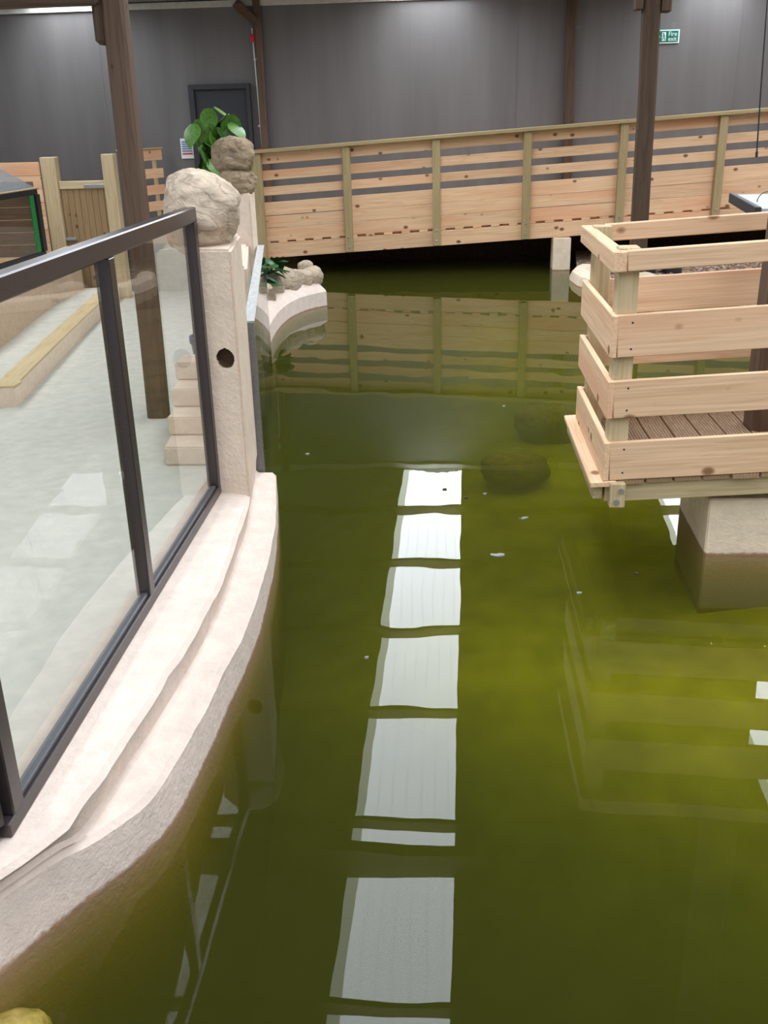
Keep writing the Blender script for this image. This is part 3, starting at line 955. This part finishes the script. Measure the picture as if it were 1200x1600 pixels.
# lower ends of the corner posts, bolted to the beam outside
pe = box('post_foot', 0.745, 0.815, DY0 - 0.03, DY0 + 0.03, 0.295, 0.414, 'treated_pale', dk, 0.004, 'Z')
for (dx_, dz_) in ((0.018, 0.085), (0.0, 0.03)):
    bm = bmesh.new()
    bmesh.ops.create_cone(bm, cap_ends=True, segments=12, radius1=0.013, radius2=0.013, depth=0.008)
    me = bpy.data.meshes.new('bolt')
    bm.to_mesh(me)
    bm.free()
    link('bolt', me, pe, T(0.777 + dx_, DY0 - 0.033, 0.295 + dz_, rx=R(90)), 'steel')
dboard('front_joist', 0.82, 4.3, 0.30, 0.388, DY0 + 0.03, DY0 + 0.075, 'treated_pale')
dboard('rear_joist', 0.70, 4.3, 0.30, 0.388, DY1 - 0.1, DY1 - 0.05, 'treated_pale')
box('side_joist', DX - 0.035, DX + 0.01, DY0 + 0.035, DY1 + 0.08, 0.315, 0.385, 'treated_pale', dk, 0.003, 'Y')
x = DX - 0.055
k = 0
while x < 4.3:
    w = 0.12
    xm = x + w / 2
    y0 = DY0 - 0.01 if k == 0 else DY0 + random.choice((0.0, 0.006, 0.012))
    link('deck_plank', box_mesh(DY1 + 0.07 - y0, w, 0.026, 0.003, 'decking' if k else 'pine_deck'), dk,
         Matrix.Translation((xm, (y0 + DY1 + 0.07) / 2, 0.403 + zd(xm))) @ Matrix.Rotation(angd, 4, 'Y') @ Matrix.Rotation(R(90), 4, 'Z'))
    x += w + 0.009
    k += 1
# plinth
pn = thing('plinth', 'cream concrete plinth standing in the water below the deck', 'plinth', (1.9, 4.74, -0.6))
link('block', bevelled(prism([(1.235, 4.43), (2.6, 4.43), (2.6, 5.05), (1.25, 5.05)], -1.0, 0.292), 0.006), pn, None, 'plinth')
link('packer', bevelled(prism([(1.5, 4.5), (2.5, 4.5), (2.5, 5.0), (1.5, 5.0)], 0.29, 0.335), 0.004), pn, None, 'treated_pale')

# ================================================================== TIMBER POSTS
def old_post(name, label, x, y, z0, z1, w, lean=(0, 0), mat='old_wood', group='old building posts'):
    t = thing(name, label, 'post', (x, y, z0), 0, group)
    rows = []
    n = 22
    for i in range(n + 1):
        u = i / n
        z = z0 + (z1 - z0) * u
        cx = x + lean[0] * u + 0.012 * noise.noise(Vector((x, u * 3, 1)))
        cy = y + lean[1] * u
        ww = w * (1 + 0.06 * noise.noise(Vector((x, u * 5, 2)))) / 2
        pr = []
        for (sx, sy) in ((-1, -.72), (-.72, -1), (.72, -1), (1, -.72), (1, .72), (.72, 1), (-.72, 1), (-1, .72)):
            pr.append((z - z0, (cx - x) + sx * ww, (cy - y) + sy * ww))
        rows.append(pr)
    me = loft(rows)
    for p in me.polygons:
        p.use_smooth = False
    M = Matrix.Translation((x, y, z0)) @ Matrix(((0, 1, 0, 0), (0, 0, 1, 0), (1, 0, 0, 0), (0, 0, 0, 1)))
    link('shaft', me, t, M, mat)
    return t
lpst = old_post('timber_post', 'dark brown timber post rising from visitor floor behind the glass', -2.625, 8.46, -0.45, 4.5, 0.175, (0.03, 0), 'old_wood_light')
box('corbel', -2.775, -2.69, 8.38, 8.54, 2.60, 3.3, 'old_wood', lpst, 0.03, 'Z')
tb = tag(beam('timber_beam', (-9.0, 8.40, 2.98), (-2.70, 8.40, 2.99), 0.16, 0.22, 'old_wood', None, 0.012), 'dark horizontal roof beam crossing the top left corner', 'beam')
rp = old_post('timber_post', 'dark timber post standing in front of the bridge rail, right side', 2.28, 12.3, 0.1, 4.1, 0.185, (-0.06, 0), 'old_wood')
box('corbel', 2.33, 2.44, 12.2, 12.4, 3.02, 3.5, 'old_wood_light', rp, 0.01, 'Z')
box('corbel', 2.05, 2.13, 12.2, 12.4, 3.05, 3.5, 'old_wood_light', rp, 0.01, 'Z')
old_post('timber_post', 'brown timber post passing through the deck at right edge', 1.66, 5.04, 0.3, 4.86, 0.20, (0, 0), 'old_wood_light')
old_post('wall_post', 'narrow brown post on the grey wall behind the bridge centre right', 1.828, 16.22, -0.2, 3.70, 0.14, (-0.02, 0), 'old_wood', 'posts on the back wall')
w2 = old_post('wall_post', 'narrow brown post on the grey wall right of the door', -2.855, 16.22, 0.5, 3.70, 0.10, (-0.0, 0), 'old_wood_light', 'posts on the back wall')
beam('brace', (-2.88, 16.15, 3.40), (-3.15, 16.15, 3.66), 0.10, 0.13, 'old_wood_light', w2, 0.006)

# ================================================================== BACK WALL FITTINGS
dr = struct(link('door_1', None, None, T(-3.52, WALL_Y, 0.5)), 'dark slate door in the grey wall behind the plant', 'door')
box('door_leaf', -3.91, -3.10, 16.25, 16.29, 0.5, 2.49, 'door', dr, 0.004)
box('door_frame', -3.995, -3.91, 16.20, 16.30, 0.5, 2.565, 'door', dr, 0.004)
box('door_frame', -3.10, -3.04, 16.20, 16.30, 0.5, 2.565, 'door', dr, 0.004)
box('door_frame', -3.91, -3.10, 16.20, 16.30, 2.49, 2.565, 'door', dr, 0.004)
link('handle', tube_mesh([(-3.18, 16.25, 1.5), (-3.18, 16.2, 1.5), (-3.28, 16.2, 1.5)], 0.01, 8), dr, None, 'steel')
# conduit and alarm
cd = thing('conduit', 'thin white conduit running down the wall beside door', 'conduit', (-2.93, 16.28, 1.6))
link('pipe', tube_mesh([(-2.95, 16.27, 3.32), (-2.935, 16.27, 2.75), (-2.91, 16.27, 1.58)], 0.014, 8), cd, None, 'white')
for z in (2.895, 1.953):
    link('clip', box_mesh(0.05, 0.03, 0.03, 0.004, 'white'), cd, T(-2.93, 16.27, z))
al = thing('alarm_box', 'small red alarm box high on the conduit', 'alarm', (-2.94, 16.26, 3.15))
link('case', box_mesh(0.08, 0.05, 0.105, 0.01, 'red'), al, T(-2.94, 16.225, 3.178))
link('lens', box_mesh(0.04, 0.03, 0.04, 0.008, 'red'), al, T(-2.94, 16.19, 3.178))
cp = thing('call_point', 'red call point at the foot of the white conduit', 'call point', (-2.9, 16.25, 1.54))
link('case', box_mesh(0.13, 0.06, 0.10, 0.01, 'red'), cp, T(-2.897, 16.25, 1.585))
link('window', box_mesh(0.06, 0.01, 0.05, 0.003, 'white'), cp, T(-2.897, 16.216, 1.585))

def text_obj(name, s, size, loc, mat, parent, align='LEFT'):
    cu = bpy.data.curves.new(name, 'FONT')
    cu.body = s
    cu.size = size
    cu.align_x = align
    cu.extrude = 0.0008
    cu.materials.append(MAT[mat])
    tmp = bpy.data.objects.new('tmp', cu)
    COL.objects.link(tmp)
    me = bpy.data.meshes.new_from_object(tmp.evaluated_get(bpy.context.evaluated_depsgraph_get()))
    bpy.data.objects.remove(tmp)
    return link(name, me, parent, T(*loc, rx=R(90)), mat)
# fire exit sign
fs = thing('exit_sign', 'green fire exit sign with white lettering on the grey wall', 'sign', (3.14, 16.28, 3.03))
SX, SZ, SK = 2.883, 2.9375, 0.942               # lower left corner and size of the sign on the wall
def ex(u):
    return SX + (u - 3.06) * SK
def ez(w):
    return SZ + (w - 2.995) * SK
box('board', ex(3.06), ex(3.60), 16.27, 16.285, ez(2.995), ez(3.19), 'sign_white', fs, 0.002)
box('panel', ex(3.08), ex(3.58), 16.264, 16.272, ez(3.013), ez(3.172), 'sign_green', fs, 0.001)
text_obj('lettering', 'Fire', 0.082, (ex(3.425), 16.262, ez(3.10)), 'sign_white', fs)
text_obj('lettering', 'exit', 0.082, (ex(3.425), 16.262, ez(3.03)), 'sign_white', fs)
box('door_symbol', ex(3.33), ex(3.39), 16.260, 16.266, ez(3.03), ez(3.155), 'sign_white', fs, 0)
bm = bmesh.new()
bmesh.ops.create_circle(bm, cap_ends=True, segments=12, radius=0.011)
me = bpy.data.meshes.new('head')
bm.to_mesh(me)
bm.free()
fig = link('running_figure', None, fs, T(ex(3.35), 16.258, ez(3.09)))
link('head', me, fig, T(ex(3.352), 16.2585, ez(3.135), rx=R(90)), 'sign_green')
for (a, b) in (((3.356, 3.122), (3.362, 3.085)), ((3.362, 3.085), (3.345, 3.065)), ((3.345, 3.065), (3.338, 3.045)), ((3.362, 3.085), (3.375, 3.06)), ((3.375, 3.06), (3.37, 3.038)), ((3.356, 3.115), (3.34, 3.095)), ((3.357, 3.115), (3.376, 3.10))):
    beam('limb', (ex(a[0]), 16.2588, ez(a[1])), (ex(b[0]), 16.2588, ez(b[1])), 0.002, 0.011, 'sign_green', fig, 0, up=(0.01, 0.0, 1) if abs(b[0] - a[0]) > 0.007 else (1, 0, 0))
link('arrow', mesh([(ex(u), 16.262, ez(w)) for u, w in ((3.215, 3.09), (3.245, 3.125), (3.245, 3.105), (3.30, 3.105), (3.30, 3.075), (3.245, 3.075), (3.245, 3.055))],
                   [(0, 1, 6), (2, 3, 4, 5)]), fs, None, 'sign_white')
# notice
ns = thing('notice_sign', 'small white notice with blue and red lines beside the plant', 'sign', (-4.11, 16.28, 1.65))
box('board', -4.212, -4.009, 16.275, 16.285, 1.50, 1.797, 'white', ns, 0.001)
for k in range(5):
    z = 1.75 - 0.034 * k
    box('text_line', -4.19, -4.03, 16.270, 16.276, z - 0.012, z + 0.007, 'sign_blue', ns, 0)
box('red_line', -4.19, -4.03, 16.270, 16.276, 1.56, 1.582, 'red', ns, 0)
# hanging cable
cb = thing('hanging_cable', 'thin black cable hanging from the roof at right edge', 'cable', (3.44, 12.0, 1.5))
link('wire', tube_mesh([(3.37, 12, 4.25), (3.40, 12, 3.0), (3.43, 12, 2.2), (3.46, 12, 1.55)], 0.008, 6), cb, None, 'black')
link('end_plug', tube_mesh([(3.46, 12, 1.56), (3.462, 12, 1.50)], 0.014, 6), cb, None, 'black')

# ================================================================== VISITOR SIDE, LEFT
# kerb round the raised bed
kp = [(-5.02, 14.9), (-4.63, 12.2), (-4.38, 10.6), (-4.16, 9.2), (-4.09, 8.80)]
rows = []
for i, p in enumerate(kp):
    q0, q1 = kp[max(0, i - 1)], kp[min(len(kp) - 1, i + 1)]
    t = Vector((q1[0] - q0[0], q1[1] - q0[1], 0)).normalized()
    n = Vector((t.y, -t.x, 0))
    rows.append([(p[0] + n.x * dd, p[1] + n.y * dd, z) for dd, z in ((0, -0.47), (0, -0.275), (0.01, -0.262), (0.20, -0.262), (0.20, -0.47))])
kb = thing('kerb', 'low cream kerb edging the raised floor behind the glass', 'kerb', (-4.3, 10, -0.45))
link('face', loft(rows, smooth=False), kb, None, 'plaster_dry')
box('return_face', -6.2, -4.10, 8.795, 8.99, -0.47, -0.264, 'plaster_dry', kb, 0.01)
box('return_capping', -6.2, -4.085, 8.79, 8.99, -0.263, -0.241, 'kerb_wood', kb, 0.004)
for (a, b), (c, e) in zip(kp, kp[1:]):
    L = Vector((c - a, e - b, 0))
    nn = Vector((L.y, -L.x, 0)).normalized() * 0.09
    beam('capping', (a + nn.x, b + nn.y, -0.251), (c + nn.x, e + nn.y, -0.251), 0.20, 0.022, 'kerb_wood', kb, 0.004)
struct(link('floor_raised', prism([(-5.15, 14.9), (-4.8, 12.2), (-4.55, 10.6), (-4.33, 9.2), (-4.29, 8.98), (-9, 8.98), (-9, 14.9)], -0.7, -0.28), mat='floor'),
       'pale raised floor strip behind the kerb', 'floor')
wp = [(-5.50, 14.75), (-5.42, 13.2), (-5.28, 12.2), (-5.08, 11.0), (-4.98, 10.0), (-5.1, 9.3), (-5.6, 9.0)]
rows = []
for i, p in enumerate(wp):
    q0, q1 = wp[max(0, i - 1)], wp[min(len(wp) - 1, i + 1)]
    t = Vector((q1[0] - q0[0], q1[1] - q0[1], 0)).normalized()
    n = Vector((t.y, -t.x, 0))
    rows.append([(p[0] + n.x * dd, p[1] + n.y * dd, z) for dd, z in ((0, -0.3), (0.01, 0.34), (0.03, 0.36), (0.2, 0.36), (0.2, -0.3))])
tag(link('enclosure_wall', loft(rows, smooth=False), mat='tan_render'), 'tan rendered low wall under the wire topped hutch', 'wall')
# hutch with mesh top
ht = thing('hutch', 'black framed hutch with green edge strip and wire mesh top', 'hutch', (-5.75, 12.4, 0.36))
A, B = Vector((-5.56, 13.6, 0)), Vector((-5.72, 10.9, 0))
Z0, Z1 = 0.36, 1.245
def seg(name, a, b, za, zb, w, h, mat, **kw):
    return beam(name, (a.x, a.y, za), (b.x, b.y, zb), w, h, mat, ht, 0.004, **kw)
dirn = (B - A).normalized()
seg('top_frame', A, B, Z1 - 0.035, Z1 - 0.035, 0.05, 0.07, 'black')
seg('bottom_frame', A, B, Z0 + 0.035, Z0 + 0.035, 0.05, 0.07, 'black')
seg('corner_post', A, A, Z0 + 0.07, Z1 - 0.07, 0.05, 0.11, 'black', up=dirn)
seg('corner_post', B, B, Z0 + 0.07, Z1 - 0.07, 0.05, 0.11, 'black', up=dirn)
A2 = A + dirn * 0.16
seg('green_strip', A2, A2, Z0 + 0.07, Z1 - 0.07, 0.02, 0.12, 'green', up=dirn)
A3, B3 = A + dirn * 0.06, B - dirn * 0.06
seg('glass_pane', A3, B3, (Z0 + Z1) / 2, (Z0 + Z1) / 2, 0.008, Z1 - Z0 - 0.14, 'glass')
back = Vector((-0.75, -0.05, 0))
for k in range(6):
    seg('back_board', A + back, B + back, Z0 + 0.075 + 0.165 * k, Z0 + 0.075 + 0.165 * k, 0.025, 0.16, 'hutch_wood')
for k in range(6):
    P0, P1 = A + Vector((-0.03, 0.02, 0)), A + back
    seg('end_board', P0, P1, Z0 + 0.075 + 0.165 * k, Z0 + 0.075 + 0.165 * k, 0.02, 0.16, 'hutch_wood')
seg('top_trim', A + Vector((0.0, 0.03, 0)), B, Z1 + 0.008, Z1 + 0.008, 0.07, 0.016, 'treated')
# mesh sheet sloping up and back
vs, fs_ = [], []
def wire(p, q, r=0.004):
    d_ = (q - p).normalized()
    s = d_.cross(Vector((0, 0, 1)))
    if s.length < 0.1:
        s = d_.cross(Vector((1, 0, 0)))
    s = s.normalized() * r
    t_ = d_.cross(s).normalized() * r
    b = len(vs)
    for c in (p, q):
        for o_ in (s + t_, s - t_, -s - t_, -s + t_):
            vs.append(tuple(c + o_))
    for k_ in range(4):
        fs_.append((b + k_, b + (k_ + 1) % 4, b + 4 + (k_ + 1) % 4, b + 4 + k_))
e0, e1 = Vector((A.x - 0.02, A.y, Z1 + 0.02)), Vector((B.x - 0.02, B.y, Z1 + 0.02))
h0, h1 = e0 + Vector((-0.62, 0.0, 0.36)), e1 + Vector((-0.62, 0.0, 0.36))
for k in range(19):
    u = k / 18
    wire(e0.lerp(h0, u), e1.lerp(h1, u))
for k in range(55):
    u = k / 54
    wire(e0.lerp(e1, u), h0.lerp(h1, u))
link('wire_mesh', mesh(vs, fs_), ht, None, 'mesh')
# boarding behind the hutch
bf = thing('board_fence', 'pale pink pine boards fixed left of the gate post', 'fence', (-6.6, 14.95, -0.3))
for k in range(2):
    box('board', -7.6, -5.98, 14.86, 14.90, 1.36 - 0.19 * k, 1.545 - 0.19 * k, 'pine', bf, 0.003)
for k in range(7):
    box('board', -7.6, -5.98, 14.86, 14.90, 0.98 - 0.19 * k, 1.165 - 0.19 * k, 'pine', bf, 0.003)
# gate
gt = thing('gate', 'small closed wooden gate of upright boards between two posts', 'gate', (-5.42, 15.0, -0.45))
box('post', -5.98, -5.76, 14.93, 15.10, -0.47, 1.605, 'treated_pale', gt, 0.006, 'Z')
box('post', -5.06, -4.88, 14.93, 15.10, -0.47, 1.63, 'treated_pale', gt, 0.006, 'Z')
x = -5.745
while x < -5.08:
    box('board', x, min(x + 0.088, -5.07), 15.0, 15.022, -0.38, 1.16, 'gate_wood', gt, 0.003, 'Z')
    x += 0.092
box('top_bar', -5.755, -5.065, 14.975, 15.04, 1.155, 1.265, 'treated_pale', gt, 0.004)
hg = box('hinge_strap', -5.38, -5.06, 14.962, 14.973, 1.165, 1.215, 'steel', gt, 0.002)
lt = box('latch', -5.78, -5.60, 14.955, 14.998, 0.42, 0.46, 'steel', gt, 0.004)
# slatted screen right of the gate
sf = thing('slat_screen', 'slatted timber screen between the gate and the grey wall', 'fence', (-4.7, 15.3, -0.45))
q0, q1 = Vector((-4.85, 15.12, 0)), Vector((-4.46, 16.0, 0))
for k, (z0, z1) in enumerate(((1.50, 1.66), (1.24, 1.38), (1.0, 1.14), (0.76, 0.9), (0.5, 0.66))):
    beam('slat', (q0.x, q0.y, (z0 + z1) / 2), (q1.x, q1.y, (z0 + z1) / 2), 0.03, z1 - z0, 'pine', sf, 0.003)
for u in (0.30, 0.86):
    p = q0.lerp(q1, u) + Vector((-0.04, 0.03, 0))
    beam('upright', (p.x, p.y, -0.4), (p.x, p.y, 1.64), 0.07, 0.05, 'treated_pale', sf, 0.003, up=(1, 0, 0))
beam('capping', (q0.x, q0.y, 1.67), (q1.x, q1.y, 1.67), 0.09, 0.022, 'treated', sf, 0.003)

# ================================================================== ISLAND BEHIND THE DECK
isl = [(1.72, 13.6), (1.62, 13.1), (1.68, 12.6), (1.85, 12.15), (2.3, 11.6), (3.2, 11.1), (4.6, 10.8), (8.9, 10.7), (8.9, 15.3), (1.9, 15.3)]
tag(link('gravel_bed', prism(isl, -1.0, 0.10), mat='gravel'), 'brown gravel bed behind the viewing deck', 'gravel', kind='stuff')
ek = thing('island_kerb', 'smooth cream rounded kerb at the edge of the gravel bed', 'kerb', (1.9, 12.3, 0))
rows = []
ep = [(1.78, 13.5), (1.66, 13.05), (1.70, 12.6), (1.88, 12.15), (2.3, 11.62), (3.2, 11.12), (4.6, 10.85), (6.5, 10.8)]
for i, p in enumerate(ep):
    q0_, q1_ = ep[max(0, i - 1)], ep[min(len(ep) - 1, i + 1)]
    t = Vector((q1_[0] - q0_[0], q1_[1] - q0_[1], 0)).normalized()
    n = Vector((t.y, -t.x, 0))
    rows.append([(p[0] + n.x * dd, p[1] + n.y * dd, z) for dd, z in ((0.10, -0.9), (0.10, 0.06), (0.07, 0.12), (0.0, 0.15), (-0.10, 0.15), (-0.16, 0.11), (-0.18, 0.05), (-0.18, -0.9))])
link('coping', loft(rows), ek, None, 'plinth')
random.seed(21)
vs, fs_ = [], []
for k in range(1500):
    x, y = random.uniform(2.0, 6.2), random.uniform(11.4, 14.4)
    r = random.uniform(0.018, 0.04)
    b = len(vs)
    a = random.uniform(0, 6.28)
    for (dx_, dy_, dz_) in ((1, 0, 0), (0, 1, 0), (-1, 0, 0), (0, -1, 0), (0, 0, .7), (0, 0, -.7)):
        vs.append((x + r * (dx_ * math.cos(a) - dy_ * math.sin(a)) * 1.2, y + r * (dx_ * math.sin(a) + dy_ * math.cos(a)), 0.105 + r * dz_))
    for q in ((0, 1, 4), (1, 2, 4), (2, 3, 4), (3, 0, 4), (1, 0, 5), (2, 1, 5), (3, 2, 5), (0, 3, 5)):
        fs_.append(tuple(b + i for i in q))
tag(link('pebbles', mesh(vs, fs_), mat='gravel'), 'loose brown pebbles strewn over the gravel bed', 'pebbles', kind='stuff')
for (x, lab) in ((2.50, 'dark grey tub on the gravel, beside the timber post'), (2.825, 'second dark grey tub on the gravel, right of first')):
    t = thing('tub', lab, 'tub', (x, 12.9, 0.1), 0, 'dark tubs on the gravel')
    prof = [(0.0, 0.0), (0.115, 0.0), (0.12, 0.02), (0.135, 0.24), (0.15, 0.245), (0.15, 0.27), (0.125, 0.27), (0.115, 0.06), (0.0, 0.06)]
    rws = [[(x + r * math.cos(2 * math.pi * k / 18), 12.9 + r * math.sin(2 * math.pi * k / 18), 0.105 + z) for k in range(18)] for r, z in prof]
    link('body', loft(rws), t, None, 'tub')
    bm = bmesh.new()
    link('lip', tube_mesh([(x + 0.15 * math.cos(a_ * math.pi / 9), 12.9 + 0.15 * math.sin(a_ * math.pi / 9), 0.372) for a_ in range(19)], 0.008, 6), t, None, 'tub')
tag(link('rock', rock_mesh(0.2, 0.14, 0.09, 71, 0.12, 3), None, T(2.32, 12.05, 0.15), 'rock'), 'small pale rock on gravel at the foot of the timber post', 'rock')
# grey slab on dark timber at the right edge
ts = thing('feeding_table', 'pale grey slab with dark edge beyond the deck rail at right', 'table', (2.9, 9.4, 0))
link('top', bevelled(prism([(2.742, 10.1), (2.546, 8.56), (3.95, 8.4), (4.15, 9.95)], 1.195, 1.245), 0.004), ts, None, 'slab')
beam('edge_bar', (2.725, 10.12, 1.215), (2.525, 8.54, 1.215), 0.05, 0.09, 'tub', ts, 0.006)
for (x_, y_) in ((3.72, 8.6), (3.9, 9.8), (3.4, 9.9)):
    box('leg', x_ - 0.04, x_ + 0.04, y_ - 0.04, y_ + 0.04, -0.6, 1.196, 'tub', ts, 0.004, 'Z')
link('wire_loop', tube_mesh([(2.78 + 0.08 * math.cos(a_), 9.2, 1.24 + 0.09 * math.sin(a_)) for a_ in [math.pi * k / 10 for k in range(11)]], 0.004, 6), ts, None, 'black')

# ================================================================== IN AND ON THE WATER
tag(link('rock', rock_mesh(0.235, 0.23, 0.12, 81, 0.12, 4), None, T(0.45, 6.32, -0.22), 'poolrock'), 'rounded dark rock under water, nearer of two by the deck', 'rock', 'sunken rocks')
tag(link('rock', rock_mesh(0.34, 0.27, 0.14, 87, 0.14, 4, 0.4), None, T(0.84, 7.45, -0.23, rz=0.4), 'poolrock'), 'larger dark rock under water, farther of two by the deck', 'rock', 'sunken rocks')
tag(link('rock', rock_mesh(0.13, 0.12, 0.10, 91, 0.14, 4, 0.3), None, T(-1.10, 1.70, -0.16, rz=0.4), 'poolstone'), 'pale tan stone under water in the bottom left corner', 'rock', 'sunken rocks')
random.seed(5)
def scrap(x, y, s, mat, name, label, cat):
    n = 9
    v = [(0, 0, 0.006)]
    for k in range(n):
        a = 2 * math.pi * k / n
        r = s * random.uniform(0.6, 1.2)
        v.append((r * math.cos(a) * 1.3, r * math.sin(a) * 0.7, random.uniform(0.001, 0.006)))
    b = len(v)
    v += [(p[0] * .9, p[1] * .9, -0.004) for p in v]
    f = [(0, 1 + k, 1 + (k + 1) % n) for k in range(n)] + [(b, b + 1 + (k + 1) % n, b + 1 + k) for k in range(n)]
    f += [(1 + k, b + 1 + k, b + 1 + (k + 1) % n, 1 + (k + 1) % n) for k in range(n)]
    tag(link(name, mesh(v, f), None, T(x, y, 0.0015, rz=random.uniform(-.4, .4)), mat), label, cat, 'scraps floating on the pool')
for x, y, s, mt, nm, lab in (
        (0.241, 4.418, 0.026, 'feather', 'feather', 'largest grey feather clump floating mid pool below the deck corner'),
        (0.399, 4.90, 0.020, 'feather', 'feather', 'grey feather floating between plinth side and rooflight reflections'),
        (0.204, 5.267, 0.011, 'feather', 'feather', 'small pale feather floating right of the farthest rooflight reflection'),
        (0.097, 5.206, 0.012, 'leaf_dead', 'leaf_scrap', 'dark scrap floating at the corner of farthest rooflight reflection'),
        (-0.023, 5.341, 0.011, 'leaf_dead', 'leaf_scrap', 'dark scrap floating on the farthest rooflight reflection'),
        (0.877, 4.219, 0.012, 'leaf_dead', 'leaf_scrap', 'dark scrap floating left of the plinth'),
        (0.585, 4.009, 0.009, 'feather', 'feather', 'tiny feather floating before the reflected deck corner'),
        (-0.328, 3.422, 0.007, 'feather', 'feather', 'tiny feather floating left of the rooflight reflections'),
        (0.407, 7.1, 0.012, 'feather', 'feather', 'tiny feather floating by the sunken rocks'),
        (-0.913, 5.995, 0.010, 'feather', 'feather', 'tiny feather floating near the viewing window')):
    scrap(x, y, s, mt, nm, lab, 'feather' if nm == 'feather' else 'leaf')
